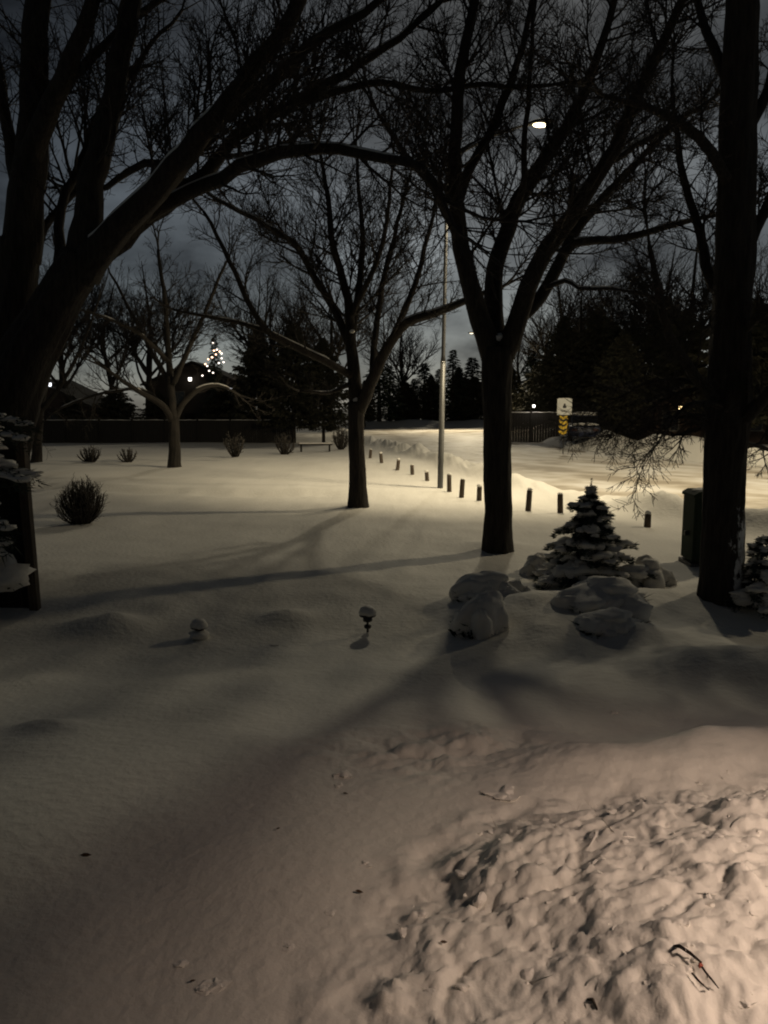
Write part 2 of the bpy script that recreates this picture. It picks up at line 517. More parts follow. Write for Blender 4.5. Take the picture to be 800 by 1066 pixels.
# loose clods of shovelled snow: nobody could count them
def clods():
    rng = random.Random(5)
    mb = MB()
    import bmesh
    def chunk(c, r, seed):
        # angular lump broken off a crust
        q = random.Random(seed)
        bm = bmesh.new()
        for k in range(13):
            v = rvec(q) * r * q.uniform(.8, 1.1)
            bm.verts.new((v.x * q.uniform(1.0, 1.3), v.y, v.z * .72))
        bmesh.ops.convex_hull(bm, input=bm.verts)
        loose = [v for v in bm.verts if not v.link_faces]
        bmesh.ops.delete(bm, geom=loose, context='VERTS')
        bmesh.ops.bevel(bm, geom=list(bm.edges), offset=r * .13, segments=1, affect='EDGES', profile=.5)
        rot = Euler((q.uniform(-.5, .5), q.uniform(-.5, .5), q.uniform(0, 6.28))).to_matrix()
        b0 = len(mb.v); ix = {}
        for k, v in enumerate(bm.verts):
            ix[v] = b0 + k; mb.v.append(c + rot @ v.co)
        for f in bm.faces: mb.f.append(tuple(ix[v] for v in f.verts))
        bm.free()
    n = 0
    while n < 460:
        x, y = rng.uniform(-0.3, 2.8), rng.uniform(1.8, 3.8)
        m = float(pile_mask(np.array([x]), np.array([y]))[0])
        if m < -0.16 or (m < -0.02 and rng.random() > 0.22): continue
        r = rng.choice([0.007, 0.009, 0.012, 0.012, 0.017, 0.022, 0.030, 0.042]) * rng.uniform(0.8, 1.25)
        if m < -0.02: r *= 0.6
        chunk(Vector((x, y, hz(x, y) - r * rng.uniform(.30, .70))), r, n)
        n += 1
    for (px, py, r) in ((357, 808, .045), (352, 818, .025), (225, 1024, .035), (214, 1030, .02), (190, 1003, .018), (525, 828, .06), (285, 672, .03), (640, 742, .03), (380, 900, .02), (345, 950, .015), (300, 985, .015)):
        p = gpt(px, py)
        mb.blob((p.x, p.y, p.z - r * .12), (r * 1.4, r * 1.1, r * .42), seed=px, amp=.45, nu=14, nv=8)
    o = mb.build('snow_clods', M['snow'], smooth=False)
    tag(o, 'loose clods of shovelled snow on the heap', kind='stuff')
clods()

# ------------------------------------------------------------------ trees
def resample(pts, rad, step):
    """Catmull-Rom through the points"""
    P = [pts[0] * 2 - pts[1]] + list(pts) + [pts[-1] * 2 - pts[-2]]
    op, orr = [], []
    for i in range(1, len(P) - 2):
        p0, p1, p2, p3 = P[i - 1], P[i], P[i + 1], P[i + 2]
        k = max(2, int((p2 - p1).length / step))
        for j in range(k):
            t = j / k
            op.append(0.5 * ((2 * p1) + (p2 - p0) * t + (2 * p0 - 5 * p1 + 4 * p2 - p3) * t * t + (3 * p1 - p0 - 3 * p2 + p3) * t ** 3))
            orr.append(rad[i - 1] * (1 - t) + rad[i] * t)
    op.append(pts[-1]); orr.append(rad[-1])
    return op, orr

def clear(p):
    """no twigs grow right in front of the street lamp's light"""
    c, sn = math.cos(PITCH), math.sin(PITCH)
    z = p.z - CAMZ
    dep = p.y * c - z * sn
    if dep < 1 or p.y > 21: return True
    return math.hypot(400 + F * p.x / dep - 559, 533 - F * (p.y * sn + z * c) / dep - 132) > 9

def grow(mb, p, d, length, r, lvl, rng, rmin, trop=0.10, wob=0.16, dens=1.0, count=None):
    n = max(3, min(8, int(length / 0.22) + 2))
    pts, rad = [p.copy()], [r]
    d = d.normalized()
    q = p.copy()
    for i in range(n):
        d = (d + rvec(rng) * wob + Vector((0, 0, trop))).normalized()
        q = q + d * (length / n)
        if not clear(q): break
        pts.append(q.copy())
        rad.append(max(rmin * 0.6, r * (1 - 0.85 * (i + 1) / n)))
    if len(pts) < 3: return
    n = len(pts) - 1
    mb.tube(pts, rad, 5 if r > 0.018 else 3, cap=False)
    if lvl <= 0 or length < 0.18: return
    k = max(2, int((length * 4.6 + 1.2) * dens * rng.uniform(.8, 1.2)))
    for j in range(k):
        t = rng.uniform(0.18, 0.97)
        i = min(n - 1, int(t * n))
        base = pts[i].lerp(pts[i + 1], t * n - i)
        dd = (pts[i + 1] - pts[i]).normalized()
        side = dd.cross(rvec(rng))
        if side.length < 0.1: continue
        nd = dd * rng.uniform(.5, 1.0) + side.normalized() * rng.uniform(.5, .95)
        ln = length * rng.uniform(.32, .62) * (1.1 - 0.55 * t)
        rr = max(rmin, min(rad[i] * 0.7, r * rng.uniform(.4, .6)))
        grow(mb, base, nd, ln, rr, lvl - 1, rng, rmin, trop, wob, dens)

def limb_branches(mb, pts, rad, rng, lvl, rmin, dens, start=0.26, trop=0.1, lmax=3.2, lmin=0.5):
    seg = [0.0]
    for i in range(1, len(pts)): seg.append(seg[-1] + (pts[i] - pts[i - 1]).length)
    L = seg[-1]
    k = int(L * 2.6 * dens) + 3
    for j in range(k):
        t = start + (1 - start) * (j + rng.random()) / k
        s = t * L
        i = next((q for q in range(len(seg) - 1) if seg[q + 1] >= s), len(seg) - 2)
        base = pts[i].lerp(pts[i + 1], (s - seg[i]) / max(1e-6, seg[i + 1] - seg[i]))
        dd = (pts[i + 1] - pts[i]).normalized()
        side = dd.cross(rvec(rng))
        if side.length < 0.1: continue
        nd = dd * rng.uniform(.45, .95) + side.normalized() * rng.uniform(.6, 1.0)
        ln = max(lmin, min(lmax, (0.30 * L * (1.15 - 0.7 * t)) * rng.uniform(.6, 1.3)))
        rr = max(rmin, min(rad[i] * 0.55, 0.012 * ln + 0.006))
        grow(mb, base, nd, ln, rr, lvl, rng, rmin, trop, dens=dens)
    # the tip keeps going
    dd = (pts[-1] - pts[-2]).normalized()
    for q in range(2):
        grow(mb, pts[-1], dd + rvec(rng) * .35, min(lmax, .25 * L + .6), rad[-1] * .8, lvl, rng, rmin, trop, dens=dens)

def wobble(pts, rng, a):
    out = []
    off = Vector((0, 0, 0))
    for i, p in enumerate(pts):
        off = off * 0.7 + rvec(rng) * a
        out.append(p + off * (1 if 0 < i < len(pts) - 1 else 0))
    return out

def snow_strip(t, pts, rad, rng, maxslope=0.75):
    """snow lying on the upper side of a limb, in runs"""
    run_p, run_r = [], []
    def flush():
        if len(run_p) >= 3:
            rr = list(run_r); rr[0] *= .3; rr[-1] *= .3
            MB().tube(list(run_p), rr, 6).build('snow', M['snow'], t)
        run_p.clear(); run_r.clear()
    for i in range(len(pts) - 1):
        d = (pts[i + 1] - pts[i]).normalized()
        if abs(d.z) < maxslope and vnoise(np.array([i * 0.35]), np.array([pts[0].x * 3]), 5)[0] > 0.30:
            run_p.append(pts[i] + Vector((0, 0, rad[i] * 0.72))); run_r.append(rad[i] * 0.55 + 0.006)
        else: flush()
    flush()

def photo_tree(name, label, Y, trunk, limbs, seed, rmin, lvl=2, dens=1.0, step=0.22, group=None, trop=0.10, lmax=3.2,
               snow=None, flare=1.15, barkmat='bark', wob=0.012, trunkmat=None):
    """trunk: [(px, py, r_px)], limbs: [[(px, py, r_px, dY)], ...]; each limb is a child of its own, fine branches make the crown"""
    rng = random.Random(seed)
    b = trunk[0]
    p0 = at(b[0], b[1], Y)
    base = Vector((p0.x, p0.y, hz(p0.x, p0.y)))
    t = thing(name, label, 'tree', base, group)
    sc = Y / F
    tp = [at(px, py, Y) for (px, py, r) in trunk]
    tr = [r * sc for (px, py, r) in trunk]
    tp[0] = Vector((tp[0].x, tp[0].y, base.z - 0.12))
    pts, rad = resample(tp, tr, step * 0.45)
    # root flare
    for i, q in enumerate(pts):
        hh = q.z - base.z
        rad[i] *= 1 + (flare - 1) * math.exp(-max(0, hh) / (tr[0] * 1.1))
    pts = wobble(pts, rng, wob * .4)
    mb = MB(); mb.tube(pts, rad, 40, rough=.13)
    trunk_o = mb.build('trunk', M[trunkmat or barkmat], t)
    crown = MB()
    for L in limbs:
        lp = [at(px, py, Y + dy) for (px, py, r, dy) in L]
        lr = [r * sc for (px, py, r, dy) in L]
        lp, lr = resample(lp, lr, step)
        lp = wobble(lp, rng, wob * 1.9)
        m2 = MB(); m2.tube(lp, lr, 16, rough=.16)
        m2.build('limb', M[barkmat], t)
        limb_branches(crown, lp, lr, rng, lvl, rmin, dens, trop=trop, lmax=lmax)
        if snow: snow_strip(t, lp, lr, rng)
    if snow:
        for (px, py, rx) in snow:
            c = at(px, py, Y - 0.05)
            MB().blob(c, (rx * sc, rx * sc, rx * sc * .8), seed=int(px), amp=.2).build('snow', M['snow'], t)
    if crown.v: crown.build('crown', M['twig'], t)
    return t, pts, rad

# tree on the lawn, centre left
pL = gpt(373, 527); YL = pL.y
photo_tree('bare_tree', 'slim bare tree in the middle of the lawn, left of the street lamp pole', YL,
  [(373, 527, 9.5), (372, 480, 8.3), (371, 440, 8), (371, 418, 8.5)],
  [
   [(371, 425, 7, 0), (367, 393, 6.2, 0), (365, 362, 5.6, 0.1), (364, 330, 5, 0.3), (356, 290, 4.2, 0.5), (346, 245, 3.2, .6), (340, 200, 2.4, .8), (332, 150, 1.5, 1)],
   [(373, 428, 6.6, 0), (381, 413, 6, -.1), (391, 388, 5.5, -.2), (404, 362, 5, -.4), (425, 337, 4.4, -.7), (448, 328, 3.8, -1), (484, 316, 3, -1.4), (520, 300, 1.8, -1.8)],
   [(367, 392, 4.5, 0), (345, 378, 3.8, -.3), (320, 367, 3.5, -.7), (292, 352, 3.2, -1), (268, 333, 2.8, -1.4), (245, 283, 2.2, -1.7), (212, 220, 1.4, -2)],
   [(290, 351, 2.6, -1), (262, 340, 2.1, -1.1), (225, 330, 1.6, -1.4), (180, 322, 1.1, -2)],
   [(365, 362, 4.5, .1), (350, 325, 4, .5), (330, 293, 3.5, .9), (303, 252, 3.1, 1.2), (255, 222, 2.5, 1.6), (190, 185, 1.6, 2)],
   [(365, 355, 4, .1), (372, 310, 3.4, .5), (376, 240, 2.6, 1), (372, 160, 1.6, 1.3)],
   [(388, 396, 4, -.2), (392, 350, 3.4, .2), (398, 300, 2.9, .5), (412, 240, 2.2, .8), (428, 180, 1.4, 1)],
   [(404, 362, 3.5, -.4), (422, 318, 3, -.1), (440, 268, 2.4, .3), (456, 200, 1.5, .5)],
   [(364, 335, 3.2, .3), (385, 290, 2.6, 0), (402, 230, 2, -.3), (410, 160, 1.3, -.8)],
   [(366, 400, 2.6, 0), (352, 406, 2.1, -.3), (335, 409, 1.7, -.6), (312, 407, 1.2, -1)],
  ], 11, 0.0048, lvl=2, dens=1.8, snow=[(372, 417, 5), (367, 345, 2.5)], lmax=2.6)

# tree right of the lamp pole
pC = gpt(519, 572); YC = pC.y
photo_tree('bare_tree', 'dark bare tree with a forked upright crown beside the small snowy spruce', YC,
  [(519, 572, 15), (519, 520, 14), (518, 450, 13.5), (517, 400, 14.5), (518, 362, 17)],
  [
   [(513, 372, 12, 0), (501, 332, 10.5, -.1), (487, 292, 9.2, -.2), (477, 240, 8, -.3), (474, 170, 6.4, -.4), (479, 80, 5, -.5), (492, 0, 4, -.6), (500, -70, 2.5, -.7)],
   [(476, 215, 5.5, -.3), (486, 182, 5.2, .1), (510, 140, 4.6, .4), (530, 90, 4, .6), (548, 30, 3, .9), (560, -40, 2, 1)],
   [(519, 372, 12, 0), (514, 325, 9.8, .2), (517, 280, 8.8, .4), (532, 226, 8.2, .6), (552, 190, 7.4, .7), (574, 155, 6.6, .8), (604, 104, 5.4, .9), (625, 48, 4.2, 1), (650, -30, 2.8, 1.2)],
   [(530, 230, 4, .6), (544, 195, 3.4, .3), (546, 145, 2.8, .1), (553, 70, 2, -.2), (558, 0, 1.4, -.3)],
   [(523, 372, 12, 0), (538, 338, 10, -.1), (551, 298, 9, -.3), (567, 258, 8.3, -.5), (600, 218, 7.4, -.7), (634, 168, 6.4, -.9), (669, 92, 5, -1.1), (710, 10, 3.6, -1.3), (740, -60, 2.2, -1.5)],
   [(541, 332, 6.5, 0), (562, 310, 6.6, .2), (582, 276, 6, .4), (600, 240, 5.2, .7), (632, 200, 4.2, 1), (672, 160, 3.2, 1.4), (716, 118, 2.2, 1.8)],
   [(585, 270, 4, .4), (598, 251, 4.4, .3), (622, 250, 4, .2), (652, 248, 3.6, 0), (690, 236, 2.9, -.2), (745, 224, 2, -.5)],
   [(634, 168, 4, -.9), (660, 152, 3.2, -.6), (700, 132, 2.6, -.3), (745, 100, 1.8, 0)],
   [(478, 250, 4.2, -.3), (455, 205, 3.4, -.8), (430, 170, 2.6, -1.2), (395, 120, 1.8, -1.6)],
   [(568, 300, 2.6, 0), (588, 292, 2.2, -.3), (604, 300, 1.9, -.6), (640, 298, 1.5, -1), (680, 310, 1, -1.5)],
  ], 23, 0.0048, lvl=2, dens=1.95, lmax=2.6, snow=[(519, 352, 6)])

# big tree at the left edge
YA = 9.9
photo_tree('bare_tree', 'massive dark tree at the left edge, forking into long limbs that arch over the lawn', YA,
  [(-24, 640, 32), (-18, 560, 30), (-6, 480, 30), (12, 410, 29), (36, 355, 25), (64, 305, 22), (87, 268, 21)],
  [
   [(84, 282, 18, 0), (92, 245, 14.5, 0), (98, 190, 12.5, .1), (106, 130, 11.5, .2), (119, 70, 10.5, .3), (138, -5, 9, .4), (150, -80, 6, .5)],
   [(84, 285, 19, 0), (112, 250, 14.5, -.1), (146, 213, 12.5, -.3), (180, 172, 11, -.5), (220, 124, 9.5, -.7), (266, 72, 8, -.9), (306, 8, 6.4, -1.1), (345, -70, 4, -1.3)],
   [(108, 256, 11, 0), (150, 217, 10, .1), (200, 152, 8.6, .3), (240, 115, 7.6, .5), (282, 86, 6.8, .7), (350, 30, 5, 1), (410, -10, 3.6, 1.2)],
   [(96, 272, 12, 0), (140, 236, 9.4, .2), (186, 206, 8.2, .5), (216, 180, 7.4, .8), (240, 145, 6.8, 1), (298, 110, 6, 1.3), (346, 86, 5.2, 1.5), (400, 46, 4.2, 1.8), (458, 2, 3, 2)],
   [(150, 226, 7.4, .2), (196, 202, 6.8, 0), (232, 182, 6.2, -.3), (268, 166, 5.6, -.6), (310, 158, 5, -.9), (356, 157, 4.5, -1.2), (400, 163, 4, -1.5), (434, 178, 3.4, -1.8), (462, 208, 2.2, -2)],
   [(300, 109, 4.6, 1.3), (345, 98, 4, 1.5), (400, 86, 3.6, 1.7), (452, 92, 3.2, 1.9), (525, 90, 2.6, 2.1), (608, 85, 1.7, 2.3)],
   [(180, 190, 5, .3), (160, 172, 4.4, .8), (128, 178, 3.8, 1.2), (100, 196, 3, 1.6)],
   [(58, 318, 8, .3), (62, 270, 6, .7), (66, 220, 5, 1), (84, 170, 4.2, 1.3), (110, 110, 3.4, 1.5), (150, 60, 2.6, 1.8), (190, 10, 1.8, 2)],
  ], 37, 0.0046, lvl=2, dens=1.8, lmax=2.8, flare=1.1, wob=.02, snow=[(22, 380, 9)])

YA2 = 10.6
photo_tree('bare_tree', 'straight dark stem rising along the left border behind the arching tree', YA2,
  [(2, 650, 24), (4, 540, 22), (8, 440, 21), (14, 340, 20), (20, 250, 19)],
  [
   [(20, 270, 19, 0), (25, 200, 16, 0), (33, 140, 14.5, .1), (37, 70, 13, .2), (40, -20, 11, .3), (44, -90, 8, .4)],
   [(28, 180, 11, 0), (44, 130, 10, -.2), (66, 80, 8.6, -.4), (86, 30, 7.4, -.6), (108, -40, 5, -.8)],
   [(40, 140, 6.5, -.1), (58, 104, 5.6, .2), (86, 70, 5, .5), (112, 42, 4.4, .8), (150, 12, 3.4, 1), (200, -20, 2.4, 1.3)],
   [(24, 210, 7, 0), (12, 150, 6, .2), (2, 90, 5, .4), (-14, 20, 3.6, .6)],
   [(14, 340, 6, 0), (34, 268, 5, .3), (52, 228, 4, .7), (82, 196, 3, 1)],
  ], 41, 0.0048, lvl=2, dens=1.5, lmax=2.2, flare=1.1)

# tree on the right
pR = gpt(752, 622); YR = pR.y
photo_tree('bare_tree', 'thick right trunk with snow plastered on its bark, hiding part of the green cabinet', YR,
  [(751, 622, 21), (753, 570, 20), (755, 500, 20), (757, 440, 21), (760, 380, 20), (763, 300, 18.5), (766, 200, 17.5), (769, 100, 16.5), (773, -10, 15), (777, -90, 12)],
  [
   [(756, 452, 9, 0), (778, 432, 7, -.2), (802, 408, 5.6, -.4), (845, 380, 4, -.7)],
   [(757, 430, 7, 0), (736, 408, 5.4, -.2), (716, 385, 4.6, -.5), (698, 350, 3.8, -.8), (684, 300, 2.8, -1.1), (676, 255, 1.8, -1.3)],
   [(758, 420, 5, 0), (738, 404, 3.2, .4), (716, 396, 2.6, .7), (690, 398, 2, .9), (655, 408, 1.2, 1.1)],
   [(757, 445, 3.6, 0), (740, 436, 2.8, .3), (722, 430, 2.2, .5), (708, 434, 1.6, .6), (692, 436, 1, .7)],
   [(758, 410, 4, 0), (738, 402, 3, .3), (712, 404, 2.4, .5), (690, 418, 1.8, .6), (664, 436, 1, .8)],
   [(757, 440, 4, 0), (738, 440, 3, .2), (722, 446, 2.4, .3), (708, 450, 1.8, .4), (694, 452, 1, .4)],
   [(758, 425, 4, 0), (740, 420, 3, -.3), (722, 422, 2.4, -.5), (708, 430, 1.8, -.6), (696, 446, 1, -.7)],
   [(762, 330, 7, 0), (742, 290, 5.6, .3), (728, 240, 4.6, .6), (712, 170, 3.4, .9), (700, 90, 2.2, 1.2)],
   [(764, 290, 7, 0), (784, 240, 5.6, .2), (806, 190, 4.4, .4), (840, 120, 3, .6)],
   [(766, 200, 6.4, 0), (742, 160, 5, -.3), (712, 128, 4, -.6), (672, 110, 2.8, -.9), (630, 100, 1.8, -1.1)],
   [(767, 160, 7, 0), (792, 110, 5.6, .3), (816, 40, 4, .6), (840, -40, 2.4, .8)],
   [(769, 100, 6, 0), (744, 50, 4.6, .3), (722, -10, 3.4, .6), (700, -70, 2.2, .8)],
   [(763, 350, 5, 0), (790, 330, 4, -.4), (815, 322, 3, -.8)],
   [(757, 455, 3.4, 0), (780, 462, 2.6, .4), (806, 470, 1.8, .8)],
  ], 53, 0.0040, lvl=2, dens=2.7, lmax=1.7, trop=0.0, flare=1.18, trunkmat='bark_snowy')
# middle-distance tree with low arching boughs
YM = gpt(182, 486).y
photo_tree('bare_tree', 'small bare tree with low arching boughs in front of the long dark fence', YM,
  [(182, 486, 6.5), (182, 460, 5.6), (181, 436, 5.2)],
  [
   [(181, 440, 4.2, 0), (172, 424, 3.4, -.2), (152, 412, 2.6, -.5), (130, 398, 2, -1), (104, 380, 1.3, -1.5)],
   [(172, 424, 2, 0), (150, 406, 1.7, .6), (122, 406, 1.5, .9), (90, 414, 1.3, 1.2), (62, 426, 1.1, 1.4), (44, 440, .8, 1.6)],
   [(182, 438, 3.8, 0), (190, 420, 3, .2), (206, 405, 2.4, .4), (228, 402, 1.8, .6), (250, 412, 1.2, .8)],
   [(181, 440, 4.6, 0), (179, 410, 4, 0), (176, 370, 3.2, .3), (172, 320, 2.4, .6), (165, 260, 1.5, 1)],
   [(179, 405, 3, 0), (160, 370, 2.4, .4), (140, 330, 1.8, .9), (115, 285, 1.1, 1.4)],
   [(180, 400, 3, 0), (198, 360, 2.4, -.5), (216, 320, 1.8, -1), (236, 272, 1.1, -1.5)],
   [(178, 380, 2.4, 0), (150, 350, 1.8, -.8), (110, 330, 1.4, -1.4), (70, 318, .9, -2)],
  ], 61, 0.0085, lvl=2, dens=1.1, snow=[(178, 430, 3)], lmax=2.6, barkmat='bark_far')

YN = gpt(38, 481).y
photo_tree('bare_tree', 'thin bare tree at the far left, just past the leaning fence post', YN,
  [(38, 481, 5), (40, 450, 4.4), (42, 420, 4)],
  [
   [(42, 425, 3.4, 0), (50, 390, 2.6, .3), (58, 340, 2, .8), (62, 280, 1.2, 1.2)],
   [(41, 430, 3, 0), (60, 405, 2.2, -.4), (82, 370, 1.7, -.8), (100, 320, 1, -1.2)],
   [(41, 430, 3, 0), (24, 400, 2.3, .3), (8, 360, 1.7, .6), (-10, 310, 1, .9)],
  ], 67, 0.009, lvl=2, dens=0.8, lmax=2.4, barkmat='bark_far')

# ------------------------------------------------------------------ bare trees and conifers beyond
def bare_proto(name, label, H, seed, group):
    rng = random.Random(seed)
    t = thing(name, label, 'tree', (0, 0, 0), group)
    mb = MB(); cr = MB()
    fork = H * .28
    tp = [Vector((0, 0, -.2)), Vector((rng.uniform(-.1, .1), 0, fork * .5)), Vector((rng.uniform(-.2, .2), 0, fork)), Vector((rng.uniform(-.5, .5), 0, H * .6)), Vector((rng.uniform(-.8, .8), 0, H * .95))]
    pts, rad = resample(tp, [H * .022, H * .018, H * .017, H * .009, H * .002], .5)
    mb.tube(pts, rad, 8)
    mb.build('trunk', M['bark_far'], t)
    for k in range(7):
        a = k * 2.4 + rng.uniform(-.4, .4); z0 = fork * rng.uniform(.8, 1.7)
        d = Vector((math.cos(a) * .75, math.sin(a) * .75, .8))
        p = Vector((0, 0, z0))
        grow(cr, p, d, H * rng.uniform(.42, .6), H * .009, 3, rng, 0.012, trop=.08, dens=.5)
    cr.build('crown', M['twig'], t)
    return t

GB = 'bare trees in the dark beyond the street'
bare = [bare_proto('leafless_tree', '', h, s, GB) for (h, s) in ((14, 71), (17, 72), (13, 73))]
bare_spots = [
 (120, 66, 0, 'leafless tree behind the left fence, between the lit christmas tree and the left border'),
 (20, 62, 1, 'leafless tree behind the left fence nearest the left border'),
 (285, 70, 2, 'leafless tree rising behind the dark cedars left of the lawn tree'),
 (345, 84, 1, 'leafless tree behind the trunk of the slim lawn tree'),
 (540, 96, 0, 'leafless tree just right of the forked tree, at the far end of the street'),
 (660, 66, 2, 'leafless tree above the brown house, left of the thick right trunk'),
 (715, 60, 1, 'leafless tree behind the yellow porch lantern'),
 (800, 50, 0, 'leafless tree at the right border across the street'),
 (158, 72, 1, 'tall leafless tree behind the small arching tree'),
 (420, 108, 1, 'leafless tree left of the lamp pole beyond the head of the street'),
 (600, 64, 2, 'leafless tree rising behind the white sign'),
 (575, 74, 1, 'tall leafless tree left of the cedar above the white sign'),
 (632, 72, 0, 'leafless tree standing between the two tallest cedars right of the sign'),
 (690, 70, 1, 'tall leafless tree behind the cedar above the yellow porch lantern'),
 (762, 64, 2, 'leafless tree hidden behind the thick right trunk'),
 (282, 66, 0, 'leafless tree among the cedars right of the christmas tree'),
 (70, 70, 1, 'leafless tree above the low evergreens at the far left'),
]
used = set()
for i, (px, Y, k, lab) in enumerate(bare_spots):
    x = (px - 400) / F * Y
    loc = (x, Y, hz(x, Y))
    if k not in used:
        used.add(k); o = bare[k]; o.location = loc; o.rotation_euler = (0, 0, i * 1.7); o['label'] = lab
    else:
        copy_thing(bare[k], loc, i * 1.7, 1 + 0.12 * ((i * 37 % 7) / 7 - .5), lab)

def conifer_proto(name, H, W, seed, m, droop=0.35, nbough=150, narrow=1.0, blades=26, bare_low=.06):
    rng = random.Random(seed)
    t = thing(name, '', 'tree', (0, 0, 0))
    mb = MB(); mb.tube([Vector((0, 0, -.2)), Vector((0, 0, H * .5)), Vector((0, 0, H * .97))], [H * .018, H * .011, .01], 7)
    mb.build('trunk', M['bark_far'], t)
    fo = MB()
    for k in range(nbough):
        u = (k + rng.random()) / nbough
        z = H * (bare_low + (1 - bare_low) * u ** 0.85)
        L = W * (1 - (z / H) ** narrow) * rng.uniform(.65, 1.18) + .12
        a = k * 2.39996 + rng.uniform(-.5, .5)
        d = Vector((math.cos(a), math.sin(a), 0)); sd = Vector((-d.y, d.x, 0))
        rise = rng.uniform(-.05, .25)
        for j in range(blades):
            s = rng.uniform(.12, 1)
            base = Vector((0, 0, z)) + d * (L * s) + Vector((0, 0, L * (rise * s - droop * s * s))) + sd * rng.gauss(0, .10 * L * (1.2 - s)) 
            tip = base + d * rng.uniform(.10, .30) * (.5 + L * .3) + sd * rng.uniform(-.35, .35) * (.4 + L * .25) + Vector((0, 0, rng.uniform(-.30, .08))) * (.6 + L * .2)
            wv = (tip - base).cross(rvec(rng)).normalized() * rng.uniform(.04, .10) * (.6 + .3 * L)
            n = len(fo.v)
            fo.v += [base - wv, base + wv, tip]
            fo.f.append((n, n + 1, n + 2))
    fo.build('crown', m, t, smooth=False)
    return t

GC = 'dark evergreens beyond the lawn and the street'
protos = {
 's': conifer_proto('spruce_tree', 9, 2.2, 81, M['needles'], nbough=150),
 't': conifer_proto('spruce_tree', 10, 1.7, 82, M['needles'], droop=.45, nbough=150),
 'c': conifer_proto('cedar_tree', 8, 2.3, 83, M['cedar'], droop=-.10, narrow=2.4, nbough=260, blades=46, bare_low=.12),
 'd': conifer_proto('cedar_tree', 7, 2.6, 84, M['cedar'], droop=.1, narrow=2.8, nbough=260, blades=46, bare_low=.0),
}
# px of the axis, py of the top, distance, kind, label
con = [
 (120, 402, 63, 'd', 'low round topped evergreen behind the left fence, left of the small arching tree'),
 (75, 412, 62, 'd', 'low rounded evergreen behind the left fence nearest the left trunk'),
 (165, 408, 64, 'd', 'low rounded evergreen directly behind the small arching tree'),
 (232, 404, 63, 'd', 'low rounded evergreen below the lit christmas tree'),
 (12, 372, 60, 'c', 'dark broad evergreen hidden behind the left edge trunks'),
 (268, 345, 60, 'c', 'tall dark cedar just right of the lit christmas tree'),
 (304, 338, 57, 'c', 'tallest dark cedar left of the slim lawn tree'),
 (336, 352, 58, 'c', 'dark cedar touching the slim lawn tree on its left'),
 (395, 366, 98, 's', 'pointed dark spruce just right of the slim lawn tree'),
 (418, 388, 104, 't', 'short pointed spruce at the head of the street, left of the lamp pole'),
 (442, 378, 106, 's', 'dark spruce immediately left of the lamp pole'),
 (472, 364, 100, 't', 'narrow spruce immediately right of the lamp pole'),
 (492, 372, 108, 's', 'dark spruce left of the forked tree at the end of the street'),
 (406, 380, 109, 's', 'dark spruce second to the right of the slim lawn tree'),
 (431, 394, 111, 's', 'short dark spruce in the gap left of the lamp pole'),
 (457, 384, 112, 't', 'dark spruce directly behind the lamp pole'),
 (482, 392, 110, 's', 'short dark spruce right of the lamp pole'),
 (380, 396, 94, 'c', 'low dark cedar at the head of the street beside the slim lawn tree'),
 (424, 398, 103, 'd', 'low wide evergreen at the head of the street, left of the lamp pole'),
 (449, 390, 104, 'c', 'low dark cedar touching the lamp pole on its left'),
 (478, 382, 101, 'c', 'dark cedar between the lamp pole and the forked trunk'),
 (494, 392, 102, 'd', 'low wide evergreen touching the forked trunk on its left'),
 (556, 356, 92, 't', 'narrow spruce right of the forked trunk above the white porch light'),
 (588, 330, 60, 'c', 'broad dark cedar directly above the white sign'),
 (624, 320, 59, 'c', 'tallest broad cedar right of the white sign'),
 (534, 384, 90, 'c', 'low dark cedar just right of the forked trunk'),
 (570, 372, 76, 'd', 'wide dark evergreen behind the black fence, left of the white sign'),
 (608, 344, 64, 'c', 'dark cedar filling the gap right above the white sign'),
 (640, 336, 62, 'c', 'dark cedar between the tallest cedar and the black fence end'),
 (716, 322, 52, 'c', 'dark cedar right of the yellow porch lantern'),
 (652, 345, 58.5, 'c', 'dark cedar above the right end of the black fence'),
 (690, 316, 58, 'c', 'dark cedar above the yellow porch lantern'),
 (650, 345, 50, 'c', 'dark cedar just left of the yellow porch lantern'),
 (772, 300, 47, 'c', 'dark cedar behind the thick right trunk'),
 (790, 310, 55, 'c', 'dark cedar at the right border across the street'),
]
HH = {'s': 9, 't': 10, 'c': 8, 'd': 7}
used = set()
for i, (px, py, Y, k, lab) in enumerate(con):
    p = at(px, py, Y); z0 = hz(p.x, Y)
    s = (p.z - z0) / HH[k]
    w = s if k != 'd' else max(s, .75)
    sc = (w, w, s)
    if k == 'd': sc = (1.35 * max(s, .5), 1.2 * max(s, .5), s)
    if k in ('s', 't'): sc = (s * (1.9 + .9 * ((i * 29) % 7) / 7), s * 2.2, s)
    if k in used:
        copy_thing(protos[k], (p.x, Y, z0), i * 1.3, sc, lab, GC)
    else:
        used.add(k); o = protos[k]; o.location = (p.x, Y, z0); o.scale = sc; o.rotation_euler = (0, 0, i * 1.3); o['label'] = lab; o['group'] = GC

